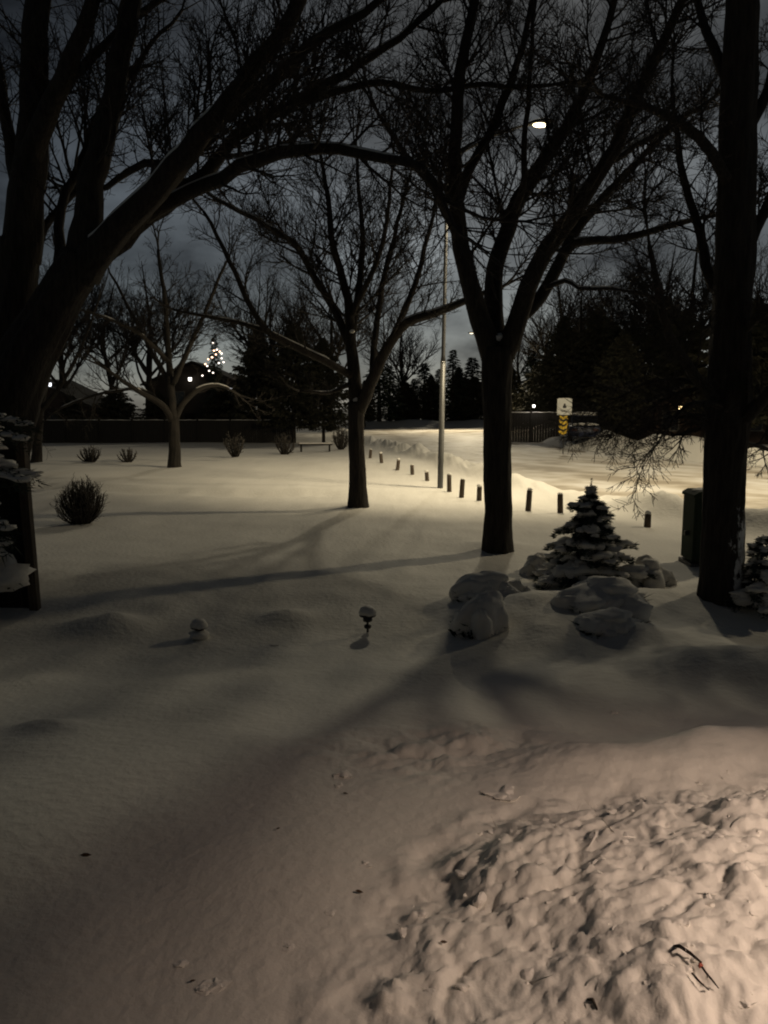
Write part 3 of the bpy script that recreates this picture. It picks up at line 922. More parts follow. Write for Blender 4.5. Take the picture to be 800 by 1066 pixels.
# christmas tree with a spiral of lights
px, py, Y = 223, 347, 74
p = at(px, py, Y); z0 = hz(p.x, Y); Hx = p.z - z0
xt = conifer_proto('christmas_tree', Hx, 1.9, 91, M['needles'], nbough=130)
xt.location = (p.x, Y, z0)
tag(xt, 'pointed spruce strung with christmas lights behind the left fence', 'tree')
lights = [(222, 357, 'w'), (226, 364, 'w'), (229, 366, 'o'), (225, 369, 'o'), (221, 372, 'o'), (231, 368, 'w'), (231, 373, 'w'), (217, 374, 'o'), (214, 379, 'o'), (216, 381, 'w'),
          (228, 378, 'b'), (233, 377, 'b'), (218, 386, 'w'), (223, 365, 'o'), (211, 391, 'w'), (222, 388, 'w')]
wire = MB()
wp = [at(a, b, Y - 1.35) for (a, b, c) in sorted(lights, key=lambda q: q[1])]
wire.tube(wp, [.012] * len(wp), 4)
wo = wire.build('light_wire', M['black_plastic'], xt)
for i, (a, b, c) in enumerate(lights):
    q = at(a, b, Y - 1.4)
    MB().blob(q, (.09, .09, .07), seed=i, amp=.1, nu=8, nv=6).build('light_bulb', M['bulb_warm'] if c == 'o' else M['bulb_white'], wo)

# ------------------------------------------------------------------ shrubs
def twig_ball(name, label, px, py, w_px, h_px, seed, n, rmin, m='twig', group=None):
    b = gpt(px, py); Y = b.y; sc = Y / F
    rx, hh = w_px * sc / 2, h_px * sc
    rng = random.Random(seed)
    t = thing(name, label, 'shrub', b, group)
    st = MB(); tw = MB()
    ns = max(14, n // 36)
    for k in range(ns):
        a = k * 2.39996 + rng.uniform(-.3, .3)
        out = math.sqrt((k + .5) / ns) * rng.uniform(.8, 1.1)
        reach = 1 + .12 * math.sin(2 * a + seed) + .07 * math.sin(5 * a)
        tip = b + Vector((math.cos(a) * rx * out * reach, math.sin(a) * rx * out * reach, hh * (.98 - .50 * out ** 2.2) * rng.uniform(.82, 1.06)))
        root = b + Vector((math.cos(a) * rx * .18 * out, math.sin(a) * rx * .18 * out, -.04))
        mid = root.lerp(tip, .55) + Vector((math.cos(a), math.sin(a), 0)) * rx * .12 * out + Vector((0, 0, -hh * .05 * out))
        pts, rad = resample([root, mid, tip], [rmin * 3.2, rmin * 2.0, rmin * .9], .12)
        st.tube(wobble(pts, rng, .012), rad, 5, cap=False)
        for q in range(max(5, n // ns // 3)):
            u = rng.uniform(.22, 1.0)
            i = min(len(pts) - 2, int(u * (len(pts) - 1)))
            d = (pts[i + 1] - pts[i]).normalized()
            grow(tw, pts[i].lerp(pts[i + 1], rng.random()), d + rvec(rng) * .9, hh * rng.uniform(.08, .22), rmin * 1.2, 1, rng, rmin, trop=.10, wob=.25, dens=1.6)
    st.build('stem', M['bark'], t)
    tw.build('twigs', M['shrub_twig'], t)
    return t
twig_ball('round_shrub', 'round leafless shrub alone on the left of the snowy lawn', 86, 545, 52, 47, 5, 4600, .0050)
GS = 'small clipped shrubs along the far side of the lawn'
twig_ball('far_shrub', 'small dark shrub in the shade, leftmost of the far row below the long fence', 95, 481, 26, 17, 6, 780, .013, group=GS)
twig_ball('far_shrub', 'small dark shrub just left of the small arching tree trunk', 134, 481, 20, 16, 7, 660, .013, group=GS)
twig_ball('far_shrub', 'upright vase shaped shrub right of the small arching tree', 245, 476, 25, 26, 8, 780, .013, group=GS)
twig_ball('far_shrub', 'low dark shrub beside the snowy bench', 296, 473, 24, 22, 9, 720, .013, group=GS)
twig_ball('far_shrub', 'dark twiggy shrub between the bench and the slim lawn tree', 355, 468, 20, 24, 10, 720, .013, group=GS)

# shrubs buried under snow in the bed
GP = 'snow capped shrubs in the garden bed'
def snow_shrub(label, px, py, w, h, seed, lean=0.0, dz=0.0, dpt=1.0):
    b = gpt(px, py); sc = b.y / F
    rx, hh = w * sc / 2 * 1.12, h * sc
    b.z -= .15
    t = thing('snow_capped_shrub', label, 'shrub', b, GP)
    rng = random.Random(seed)
    cap = MB()
    nu, nv = 40, 16
    i0 = len(cap.v)
    th = np.linspace(0, 2 * np.pi, nu, endpoint=False)
    for i in range(nv):
        u = i / (nv - 1)                # 0 top, 1 rim
        for k in range(nu):
            a = th[k]
            sca = 1 + .10 * math.sin(5 * a + seed) + .07 * math.sin(9 * a + 2.1 * seed)
            ph = u * math.pi * .60
            r = math.sin(min(ph, math.pi * .5)) * (1 if ph < math.pi * .5 else 1 - .5 * (ph / (math.pi * .5) - 1))
            z = math.cos(ph)
            nn = float(fbm(np.array([math.cos(a) * r * 1.5 + seed]), np.array([math.sin(a) * r * 1.5 + z]), 200 + seed, 3)[0])
            kk = .88 + .24 * nn
            zz = hh * (.42 + .58 * z * kk) - (u ** 6) * hh * .10 * (1 + math.sin(7 * a + seed)) 
            cap.v.append(b + Vector((rx * r * kk * sca * math.cos(a) + lean * zz, rx * dpt * r * kk * sca * math.sin(a), zz + dz)))
    for i in range(nv - 1):
        for k in range(nu):
            k2 = (k + 1) % nu
            cap.f.append((i * nu + k, (i + 1) * nu + k, (i + 1) * nu + k2, i * nu + k2))
    cap.f.append(tuple(range(nu)))
    cap.f.append(tuple((nv - 1) * nu + k for k in range(nu))[::-1])
    nl = 7 if w > 50 else 5
    for k in range(nl):
        a = 2 * math.pi * k / nl + rng.uniform(-.35, .35)
        q = rng.uniform(.50, .82)
        lr = rx * rng.uniform(.28, .46)
        cap.blob(b + Vector((rx * q * math.cos(a) + lean * hh * .4, rx * q * dpt * math.sin(a), hh * rng.uniform(.26, .48) + dz)),
                 (lr, lr * rng.uniform(.8, 1.1), hh * rng.uniform(.22, .36)), seed=seed * 11 + k, amp=.22, nu=20, nv=12, bottom=-.7)
    cap.blob(b + Vector((rng.uniform(-.2, .2) * rx + lean * hh, -.1 * rx, hh * .80 + dz)), (rx * .55, rx * .5, hh * .28), seed=seed * 7, amp=.2, nu=22, nv=12)
    cap.build('snow_cap', M['snow'], t)
    fo = MB()
    for k in range(60):
        a = rng.uniform(0, 2 * math.pi); q = rng.uniform(.75, 1.02)
        base = b + Vector((rx * .7 * q * math.cos(a) + lean * hh * .3, rx * .7 * q * dpt * math.sin(a), hh * rng.uniform(.15, .4) + dz))
        d = Vector((math.cos(a), math.sin(a) * dpt, rng.uniform(-.3, .5))).normalized()
        for q2 in range(5):
            tip = base + d * rx * rng.uniform(.34, .50) + rvec(rng) * .05
            wv = (tip - base).cross(rvec(rng)).normalized() * .010
            n = len(fo.v); fo.v += [base - wv, base + wv, tip]; fo.f.append((n, n + 1, n + 2))
    for k in range(260):
        a = rng.uniform(0, 2 * math.pi); rr = rng.uniform(.6, 1.08)
        base = b + Vector((rx * .55 * math.cos(a), rx * .55 * dpt * math.sin(a), hh * rng.uniform(0, .2)))
        end = b + Vector((rx * rr * math.cos(a), rx * rr * dpt * math.sin(a), hh * rng.uniform(.16, .40) + dz))
        wv = (end - base).cross(rvec(rng)).normalized() * .018
        n = len(fo.v); fo.v += [base - wv, base + wv, end + wv * .6, end - wv * .6]; fo.f.append((n, n + 1, n + 2, n + 3))
    for k in range(6):
        a = k * 1.05
        fo.tube([b + Vector((0, 0, -.05)), b + Vector((rx * .6 * math.cos(a), rx * .6 * dpt * math.sin(a), hh * .35))], [.012, .006], 4)
    fo.build('foliage', M['needles'], t, smooth=False)
snow_shrub('tall snow capped shrub leaning left at the near left corner of the bed', 497, 656, 54, 56, 3, lean=.18)
snow_shrub('broad snow capped shrub behind the tall leaning one, near the forked trunk', 506, 622, 66, 40, 4)
snow_shrub('small snow lump on a dark shrub between the forked trunk and the spruce', 532, 618, 34, 26, 5)
snow_shrub('wide snow cap directly in front of the spruce', 628, 628, 84, 42, 6)
snow_shrub('lower flattened snow cap nearest the viewer below the spruce', 634, 648, 66, 30, 7)
snow_shrub('snow capped shrub bending right of the spruce toward the green cabinet', 676, 610, 46, 42, 8, lean=-.12)
snow_shrub('low snow capped shrub left of the spruce against the lawn', 562, 596, 40, 30, 9)

# spruce in the bed and its neighbour by the right trunk
def young_spruce(label, px, py, top_py, w_px, seed, nwh, Yfix=None):
    b = gpt(px, py); sc = b.y / F
    H = (py - top_py) * sc * 1.0; W = w_px * sc / 2
    t = thing('young_spruce', label, 'tree', b)
    rng = random.Random(seed)
    W *= 1.05
    MB().tube([b + Vector((0, 0, -.05)), b + Vector((0, 0, H * .98))], [.03, .006], 7).build('trunk', M['bark'], t)
    fo, sn = MB(), MB()
    def bough(p, d, L, rise, droop):
        sd = Vector((-d.y, d.x, 0)).normalized()
        def pt(s): return p + d * (L * s) + Vector((0, 0, L * (rise * s - droop * s * s)))
        n = int(80 + L * 700)
        fo.tube([pt(0), pt(.5), pt(1)], [.008, .006, .003], 4)
        for j in range(n):
            s = rng.uniform(.1, 1.0)
            spread = (.34 * L * (1.08 - s) + .02)
            o = rng.uniform(-1, 1) * spread
            base = pt(s - abs(o) * .5 / max(L, .05)) + sd * o + Vector((0, 0, rng.uniform(-.05, .02)))
            dr = (d * .8 + sd * (1.0 if o > 0 else -1.0) * rng.uniform(.2, .9) + Vector((0, 0, rng.uniform(-.4, .4)))).normalized()
            tip = base + dr * rng.uniform(.035, .075)
            wv = dr.cross(rvec(rng)).normalized() * .0065
            m = len(fo.v); fo.v += [base - wv, base + wv, tip]; fo.f.append((m, m + 1, m + 2))
        # snow lying on it
        k = 2 if L < .25 else 4
        for j in range(k):
            if rng.random() < .42: continue
            s = .35 + .6 * (j + rng.random() * .6) / k
            r = (.26 * L * (1.15 - s) + .026) * rng.uniform(.7, 1.15)
            sn.blob(pt(s) + sd * rng.uniform(-.25, .25) * r + Vector((0, 0, .014)), (r * rng.uniform(1, 1.4), r * rng.uniform(.9, 1.2), r * .52), seed=seed + j + int(L * 1000), amp=.42, nu=12, nv=8)
    for w in range(nwh):
        u = w / (nwh - 1)
        z = H * (.10 + .84 * u)
        L = W * (1.0 - u) ** .9 + .05
        nb = 7 if u < .6 else (6 if u < .85 else 4)
        for k in range(nb):
            a = 2 * math.pi * k / nb + w * .7 + rng.uniform(-.25, .25)
            bough(b + Vector((0, 0, max(.04, z + rng.uniform(-.09, .07) * (1 - .6 * u)))), Vector((math.cos(a), math.sin(a), 0)), L * rng.uniform(.55, 1.25), rng.uniform(.05, .45), rng.uniform(.2, .6))
    # leader
    for j in range(60):
        z = H * rng.uniform(.9, 1.02); a = rng.uniform(0, 6.28)
        base = b + Vector((0, 0, z)); tip = base + Vector((math.cos(a) * .03, math.sin(a) * .03, .02)); wv = Vector((-math.sin(a), math.cos(a), 0)) * .006
        m = len(fo.v); fo.v += [base - wv, base + wv, tip]; fo.f.append((m, m + 1, m + 2))
    sn.blob(b + Vector((0, 0, H * .93)), (.06, .06, .028), seed=2, amp=.2)
    fo.build('crown', M['blue_needles'], t, smooth=False)
    sn.build('snow', M['snow'], t)
young_spruce('small blue green spruce with snow on its boughs in the garden bed', 612, 612, 498, 110, 7, 13)
young_spruce('little half buried spruce at the right border beside the thick trunk', 790, 632, 556, 74, 9, 7)

# evergreen at the left border, in front of the fence post, laden with snow
def border_evergreen():
    b = Vector((-4.45, 8.35, hz(-4.45, 8.35)))
    t = thing('evergreen_shrub', 'dark evergreen with snow laden boughs at the left border before the fence post', 'shrub', b)
    rng = random.Random(17)
    MB().tube([b - Vector((0, 0, .05)), b + Vector((0, 0, 2.2))], [.05, .015], 8).build('trunk', M['bark'], t)
    fo, sn = MB(), MB()
    tips = [(30, 447, 8), (28, 462, 9), (34, 500, 12), (26, 505, 10), (10, 490, 12), (12, 556, 8), (6, 572, 9), (14, 606, 22), (-10, 470, 14), (-14, 530, 14), (-20, 590, 18)]
    for (px, py, r) in tips:
        e = at(px, py, 8.2 + rng.uniform(-.15, .15)); st = b + Vector((0, 0, max(.15, e.z - b.z + .18)))
        if e.z < b.z + .1: st.z = b.z + .2
        d = e - st; L = d.length
        for k in range(170):
            s = rng.uniform(.1, 1.02)
            base = st + d * s + rvec(rng) * .10
            tip = base + (d.normalized() + rvec(rng) * .8) * rng.uniform(.04, .10)
            wv = (tip - base).cross(rvec(rng)).normalized() * .010
            n = len(fo.v); fo.v += [base - wv, base + wv, tip]; fo.f.append((n, n + 1, n + 2))
        fo.tube([st, st + d * .5 + Vector((0, 0, .03)), e], [.015, .012, .006], 4)
        rr = r * 8.2 / F
        for s in (.45, .7, .92):
            sn.blob(st + d * s + Vector((0, 0, .05)), (rr * rng.uniform(.8, 1.2), rr * .9, rr * (.75 if r > 20 else .36)), seed=int(px + py + s * 10), amp=.3, nu=12, nv=8)
    fo.build('foliage', M['needles'], t, smooth=False)
    sn.build('snow', M['snow'], t)
border_evergreen()

# ------------------------------------------------------------------ fences
def plank_fence_left():
    b = gpt(41, 634); y0 = b.y
    t = thing('wooden_fence', 'dark wooden fence end with a leaning post at the left border', 'fence', b)
    top = at(22, 450, y0)
    # end post leaning outwards
    pm = MB()
    lo = Vector((b.x - .04, y0, b.z - .15)); hi = Vector((top.x - .01, y0, top.z))
    d = hi - lo
    for s, e in ((0, 1),):
        pm.prism([(-.05, -.05), (.05, -.05), (.05, .05), (-.05, .05)], 0, 1, lambda a, c, k: lo + d * k + Vector((a, c, 0)))
    pm.build('post', M['old_wood'], t, smooth=False, bevel=.006)
    bd = MB()
    rng = random.Random(2)
    for k in range(26):
        x = b.x - .12 - k * .145
        hgt = top.z - .12 + rng.uniform(-.015, .015)
        zb = hz(x, y0) - .1
        lx = (top.x - b.x) * (1 if k < 1 else max(0, 1 - k / 6))
        bd.prism([(-.069, -.012), (.069, -.012), (.069, .012), (-.069, .012)], 0, 1, lambda a, c, q: Vector((x + a + lx * q, y0 + .02 + c, zb + (hgt - zb) * q)))
    bd.build('board', M['dark_wood'], t, smooth=False)
    rl = MB()
    for z in (.45, 1.65): rl.box((b.x - 1.95, y0 + .07, z), (3.6, .04, .09))
    rl.build('rail', M['dark_wood'], t, smooth=False)
    sn = MB()
    sn.tube([Vector((b.x - 3.6 + .3 * k, y0 + .02, top.z - .10 + .01 * math.sin(k * 2))) for k in range(12)], [.03 + .012 * math.sin(k * 3.1) for k in range(12)], 7)
    sn.build('snow', M['snow'], t)
plank_fence_left()

def long_fence(name, label, x0, x1, Y0, Y1, H, seed, snowamp=.05, pitch=2.4, m='dark_wood'):
    n = int((x1 - x0) / pitch)
    b = Vector(((x0 + x1) / 2, (Y0 + Y1) / 2, hz((x0 + x1) / 2, (Y0 + Y1) / 2)))
    t = thing(name, label, 'fence', b)
    rng = random.Random(seed)
    ang = math.atan2(Y1 - Y0, x1 - x0)
    bd, sn = MB(), MB()
    sp, sr = [], []
    for k in range(n):
        xa = x0 + (x1 - x0) * k / n; ya = Y0 + (Y1 - Y0) * k / n
        xm, ym = xa + (x1 - x0) / n / 2, ya + (Y1 - Y0) / n / 2
        MB().box((xa, ya - .06, (H + .1) / 2 - .2), (.11, .11, H + .5), rz=ang).build('post', M[m], t, smooth=False)
        q = int(pitch / .16)
        for j in range(q):
            xx = xa + (x1 - x0) / n * (j + .5) / q; yy = ya + (Y1 - Y0) / n * (j + .5) / q
            bd.box((xx, yy, H / 2 - .3 + rng.uniform(-.01, .01)), (math.hypot(x1 - x0, Y1 - Y0) / n / q * .965, .025, H + .6), rz=ang)
    bd.build('board', M[m], t, smooth=False)
    k = int((x1 - x0) / .3)
    for j in range(k + 1):
        u = j / k
        sp.append(Vector((x0 + (x1 - x0) * u, Y0 + (Y1 - Y0) * u, H + .01 + rng.uniform(-.01, .02)))); sr.append(snowamp * rng.uniform(.6, 1.2))
    sn.tube(sp, sr, 6); sn.build('snow', M['snow'], t)
long_fence('long_fence', 'long dark board fence across the left background with snow along its top', -33, -6.5, 57, 57, 1.42, 1, snowamp=.022)
long_fence('street_fence', 'tall black board fence behind the white sign and the snowbank', 7.6, 24, 55, 51, 2.0, 2, snowamp=.03)

# ------------------------------------------------------------------ bollards along the street
GBL = 'short wooden posts along the lawn edge beside the street'
boll = [(385.6, 477, 9), (397.5, 482, 10), (414, 489.5, 11), (429.5, 494, 10), (445, 501, 10), (468, 512, 18), (480.6, 518, 19), (499, 521, 15), (550, 532, 22), (583.5, 534, 20), (674, 549, 15)]
names = ['post farthest up the street, just right of the slim lawn tree', 'second post from the far end of the row by the street', 'third post from the far end, pale with snow on its face',
 'fourth post from the far end of the row, in front of the grey snowbank', 'short snow buried post just left of the lamp pole', 'post standing right beside the lamp pole on its right',
 'second post to the right of the lamp pole', 'post between the lamp pole and the forked trunk, nearest the forked trunk', 'first post to the right of the forked trunk',
 'post just left of the top of the small spruce', 'low post between the small spruce and the green cabinet']
pb = MB()
rb, hb = .065, 1.0
prof = [(rb, -.25), (rb * 1.02, 0), (rb * .98, .5), (rb * .96, .96), (rb * .72, 1.0)]
for i, (px, py, hp) in enumerate(boll):
    b = gpt(px, py); hh = hp * b.y / F
    t = thing('wooden_bollard', 'weathered ' + names[i], 'bollard', b, GBL)
    rng = random.Random(i)
    t.rotation_euler = (rng.uniform(-.09, .09), rng.uniform(-.12, .10), rng.uniform(0, 3))
    mb = MB(); mb.lathe((0, 0, 0), [(r, z * hh if z > 0 else z) for (r, z) in prof], 12)
    o = mb.build('post_body', M['old_wood']); o.parent = t
    sn = MB(); sn.blob((0, 0, hh + .008), (rb * 1.0, rb * 1.0, .05 if i % 3 else .025), seed=i, amp=.25, bottom=-.3)
    o = sn.build('snow_cap', M['snow']); o.parent = t

# ------------------------------------------------------------------ street lamps
def street_lamp(label, base, head, lens, power, road, r0=.085):
    t = thing('street_lamp', label, 'street lamp', base, 'street lamps along the road')
    top = Vector((base.x + .12, base.y, head.z - .55))
    MB().tube([base - Vector((0, 0, .2)), base + Vector((0, 0, .1)), base.lerp(top, .40)], [r0 * 1.05, r0, r0 * .92], 14).build('pole_base', M['galv'], t)
    MB().tube([base.lerp(top, .395), base.lerp(top, .42), base.lerp(top, .97), top], [r0 * .95, r0 * .66, r0 * .55, r0 * .5], 12).build('pole', M['housing'], t)  # upper pole coloured darker than the lit base, so it looks unlit
    d = head - top
    arm = []
    for k in range(13):
        s = k / 12
        arm.append(Vector((top.x + d.x * s, top.y + d.y * s, top.z + (d.z + .05) * math.sin(s * math.pi / 2))))
    MB().tube(arm, [r0 * .5 - .012 * k / 12 for k in range(13)], 8).build('arm', M['housing'], t)  # arm in the same dark colour, keeps it from showing lamplight
    dx = Vector((d.x, d.y, 0)).normalized()
    hd = MB()
    sd = Vector((-dx.y, dx.x, 0))
    # cobra head: tapered shell
    prof = [(-.10, .05, .05), (0, .09, .07), (.18, .15, .10), (.42, .16, .10), (.58, .11, .07), (.66, .04, .04)]
    for (l, w, h) in prof:
        for k in range(10):
            a = 2 * math.pi * k / 10
            zz = math.sin(a) * h if math.sin(a) > 0 else math.sin(a) * h * .35
            hd.v.append(head + dx * l + sd * (math.cos(a) * w) + Vector((0, 0, .05 + zz)))
    n = len(prof)
    for i in range(n - 1):
        for k in range(10):
            k2 = (k + 1) % 10
            hd.f.append((i * 10 + k, i * 10 + k2, (i + 1) * 10 + k2, (i + 1) * 10 + k))
    hd.f.append(tuple(range(10))[::-1]); hd.f.append(tuple((n - 1) * 10 + k for k in range(10)))
    ho = hd.build('lamp_head', M['housing'], t)
    c = head + dx * .30 + Vector((0, 0, .0))
    ln = MB()
    ln.blob(c, (.20, .10, .055), seed=1, amp=0, nu=16, nv=9)
    ln.build('lamp_lens', lens, ho)
    l = bpy.data.lights.new('street_light', 'SPOT'); l.energy = power; l.spot_size = R(142); l.spot_blend = 1.0; l.color = (1.0, .84, .56); l.shadow_soft_size = .42
    lo = bpy.data.objects.new('street_light', l); lo.location = c - Vector((0, 0, .20)); COL.objects.link(lo)
    # the lens throws more light to the sides than straight down, as street lanterns do
    l.use_nodes = True
    ln_t = l.node_tree; em = ln_t.nodes['Emission']
    tcn = ln_t.nodes.new('ShaderNodeTexCoord'); sp = ln_t.nodes.new('ShaderNodeSeparateXYZ')
    ab = ln_t.nodes.new('ShaderNodeMath'); ab.operation = 'ABSOLUTE'
    mx = ln_t.nodes.new('ShaderNodeMath'); mx.operation = 'MAXIMUM'; mx.inputs[1].default_value = .42
    pw = ln_t.nodes.new('ShaderNodeMath'); pw.operation = 'POWER'; pw.inputs[1].default_value = -2.0
    ml_ = ln_t.nodes.new('ShaderNodeMath'); ml_.operation = 'MULTIPLY'; ml_.inputs[1].default_value = .45
    ln_t.links.new(tcn.outputs['Normal'], sp.inputs[0]); ln_t.links.new(sp.outputs['Z'], ab.inputs[0])
    ln_t.links.new(ab.outputs[0], mx.inputs[0]); ln_t.links.new(mx.outputs[0], pw.inputs[0])
    ln_t.links.new(pw.outputs[0], ml_.inputs[0]); ln_t.links.new(ml_.outputs[0], em.inputs['Strength'])
    lo.rotation_euler = (Vector((road.x, road.y, -1.0))).to_track_quat('-Z', 'Y').to_euler()
    return t
b1 = gpt(458.5, 508)
street_lamp('lit street lamp on a grey pole between the lawn and the street', b1, at(551, 132, b1.y - 1.0), M['lens'], 5600, Vector((.12, .72, 0)))
b2 = Vector((10.9, 82, hz(10.9, 82)))
street_lamp('distant lit street lamp glimpsed beside the fork of the dark tree', b2, at(494, 347, 82), M['lens_far'], 13000, Vector((.1, -.5, 0)))
b3 = Vector((19.5, 21.5, hz(19.5, 21.5)))
street_lamp('lit street lamp across the street at the right, past the thick trunk', b3, Vector((17.3, 21.2, 10.4)), M['lens'], 8500, Vector((-.30, .30, 0)))

# ------------------------------------------------------------------ sign across the street
def sign():
    Y = 41.0
    c = at(588, 423.5, Y)
    zb = hz(c.x, Y)
    t = thing('street_sign', 'white square sign above a yellow and black marker on the far side of the street', 'sign', (c.x, Y, zb))
    MB().tube([Vector((c.x, Y + .05, zb - .3)), Vector((c.x, Y + .05, c.z + .42))], [.03, .03], 8).build('post', M['galv'], t)
    s = Y / F
    w, h = 15.2 * s, 16.5 * s
    rz = .03
    pl = MB(); pl.box(c, (w, .02, h)); po = pl.build('sign_board', M['sign_white'], t, smooth=False, bevel=.004)
    mk = MB()
    def flat(poly, ox, oz, k=1.0, y=-.013):
        mk.prism([(ox + a * k, oz + b * k) for (a, b) in poly], 0, -.004, lambda a, b, d: (c.x + a, Y + y + d, c.z + b))
    # a dark figure, and two bars of lettering too small to read
    flat([(-.035, .0), (.035, 0), (.05, .035), (.035, .07), (-.035, .07), (-.05, .035)], 0, .10)
    flat([(-.085, -.09), (.085, -.09), (.10, .0), (.04, .10), (-.04, .10), (-.10, 0)], 0, .02)
    mk.build('pictogram', M['sign_black'], po, smooth=False)
    ln = MB()
    for zz, ww in ((-.17, .44), (-.25, .30)): ln.box((c.x, Y - .0135, c.z + zz), (ww, .005, .022))
    ln.build('lettering', M['housing'], po, smooth=False)
    # hazard marker: yellow zig-zag bands on black
    mh, mw = 20.5 * s, 7.6 * s
    mc = Vector((c.x - .04, Y, c.z - h / 2 - .03 - mh / 2))
    MB().box(mc, (mw, .018, mh)).build('marker_board', M['sign_black'], t, smooth=False)
    st = MB()
    n = 4
    for k in range(n):
        z0 = mc.z - mh / 2 + mh * k / n
        hh = mh / n
        poly = [(-mw / 2, .50 * hh), (0, .12 * hh), (mw / 2, .50 * hh), (mw / 2, 1.08 * hh), (0, .70 * hh), (-mw / 2, 1.08 * hh)]
        poly = [(a, min(b, mh - hh * k)) for (a, b) in poly]
        st.prism(poly, 0, -.004, lambda a, b, d: (mc.x + a, Y - .0115 + d, z0 + b))
    # slanted flags at the sides give the ragged edge
    for k in range(3):
        z0 = mc.z - mh * .38 + mh * .28 * k
        for sx in (-1, 1):
            st.prism([(sx * mw * .48, 0), (sx * mw * .64, .08), (sx * mw * .48, .17)], 0, -.004, lambda a, b, d: (mc.x + a, Y - .006 + d, z0 + b + (.07 if sx > 0 else 0)))
    st.build('marker_stripes', M['sign_yellow'], t, smooth=False)
    MB().tube([Vector((c.x - w / 2 + .05, Y, c.z + h / 2 + .01)), Vector((c.x, Y, c.z + h / 2 + .02)), Vector((c.x + w / 2 - .05, Y, c.z + h / 2 + .01))], [.012, .022, .012], 6).build('snow', M['snow'], t)
sign()

# ------------------------------------------------------------------ utility cabinet
def cabinet():
    b = gpt(722, 590); Y = b.y; s = Y / F
    H = 73 * s; W, D = .62, .52
    rz = R(-4)
    t = thing('utility_cabinet', 'dark green metal utility cabinet half hidden behind the thick right trunk', 'utility box', b)
    c = Vector((b.x + W / 2, b.y + D / 2, b.z))
    MB().box(c + Vector((0, 0, -.05)), (W + .05, D + .05, .18), rz).build('plinth', M['housing'], t, smooth=False, bevel=.01)
    bo = MB(); bo.box(c + Vector((0, 0, H / 2 + .03)), (W, D, H - .06), rz); bo.build('body', M['green_metal'], t, smooth=False, bevel=.012)
    mt = Matrix.Rotation(rz, 3, 'Z')
    lid = MB()
    lid.prism([(-W / 2 - .02, 0), (W / 2 + .02, 0), (W / 2 + .02, .04), (W / 2 - .06, .09), (-W / 2 + .06, .09), (-W / 2 - .02, .04)], -D / 2 - .02, D / 2 + .02,
              lambda a, q, d: c + mt @ Vector((a, d, 0)) + Vector((0, 0, H + .003 + q)))
    lid.build('lid', M['green_metal'], t, smooth=False, bevel=.006)
    MB().box(c + mt @ Vector((0, -D / 2 - .006, H * .5)), (W * .88, .012, H * .82), rz).build('door', M['green_metal'], t, smooth=False, bevel=.004)
    MB().box(c + mt @ Vector((-W / 2 - .03, -D * .1, H * .46)), (.06, .05, .07), rz).build('handle', M['black_plastic'], t, smooth=False, bevel=.008)
    MB().blob(c + Vector((0, 0, H + .095)), (W * .44, D * .44, .03), seed=5, amp=.12, nu=20).build('snow', M['snow'], t)
cabinet()

# ------------------------------------------------------------------ bench
def bench():
    Y = 41.0
    a, b = at(311, 463.5, Y), at(346, 460.5, Y)
    c = (a + b) / 2; zb = hz(c.x, Y)
    L = (b - a).length
    t = thing('park_bench', 'low bench with a flat snowy top at the far edge of the lawn', 'bench', (c.x, Y, zb))
    top = c.z
    MB().box((c.x, Y, top - .035), (L, .40, .06), rz=.05).build('seat', M['dark_wood'], t, smooth=False, bevel=.006)
    for sx in (-.42, .42):
        MB().box((c.x + sx * L, Y, (top + zb) / 2 - .07), (.09, .34, top - zb - .0), rz=.05).build('leg', M['dark_wood'], t, smooth=False)
    sn = MB(); sn.box((c.x, Y, top + .03), (L * .98, .38, .065), rz=.05, taper=.94); sn.build('snow', M['snow'], t, smooth=False, bevel=.025)
bench()

# ------------------------------------------------------------------ path lights
def path_light(label, px, py, hp, buried):
    b = gpt(px, py); s = b.y / F; H = hp * s
    t = thing('path_light', label, 'garden light', b, 'small garden lights in the snow')
    MB().tube([b - Vector((0, 0, .15)), b + Vector((0, 0, H * .62))], [.012, .012], 8).build('stake', M['black_plastic'], t)
    MB().lathe(b, [(.030, H * .42), (.050, H * .46), (.050, H * .62), (.032, H * .66)], 14).build('lamp_glass', M['glass'], t)
    MB().lathe(b, [(.085, H * .66), (.090, H * .69), (.062, H * .80), (.02, H * .86)], 18).build('shade', M['black_plastic'], t)
    MB().blob(b + Vector((0, 0, H * .80)), (.088, .088, .07), seed=4, amp=.10, bottom=-.35, nu=18).build('snow_cap', M['snow'], t)
    if buried:
        MB().blob(b + Vector((0.0, -.02, .035)), (.12, .10, .06), seed=6, amp=.2, nu=16).build('snow_mound', M['snow'], t)
    else:
        MB().lathe(b, [(.03, H * .16), (.038, H * .20), (.038, H * .28), (.02, H * .32)], 12).build('collar', M['black_plastic'], t)
path_light('small black garden light with a round snow cap in the middle of the snow', 383, 658, 27, False)
path_light('garden light buried almost to its snow cap, left in the snow', 208, 664, 17, True)

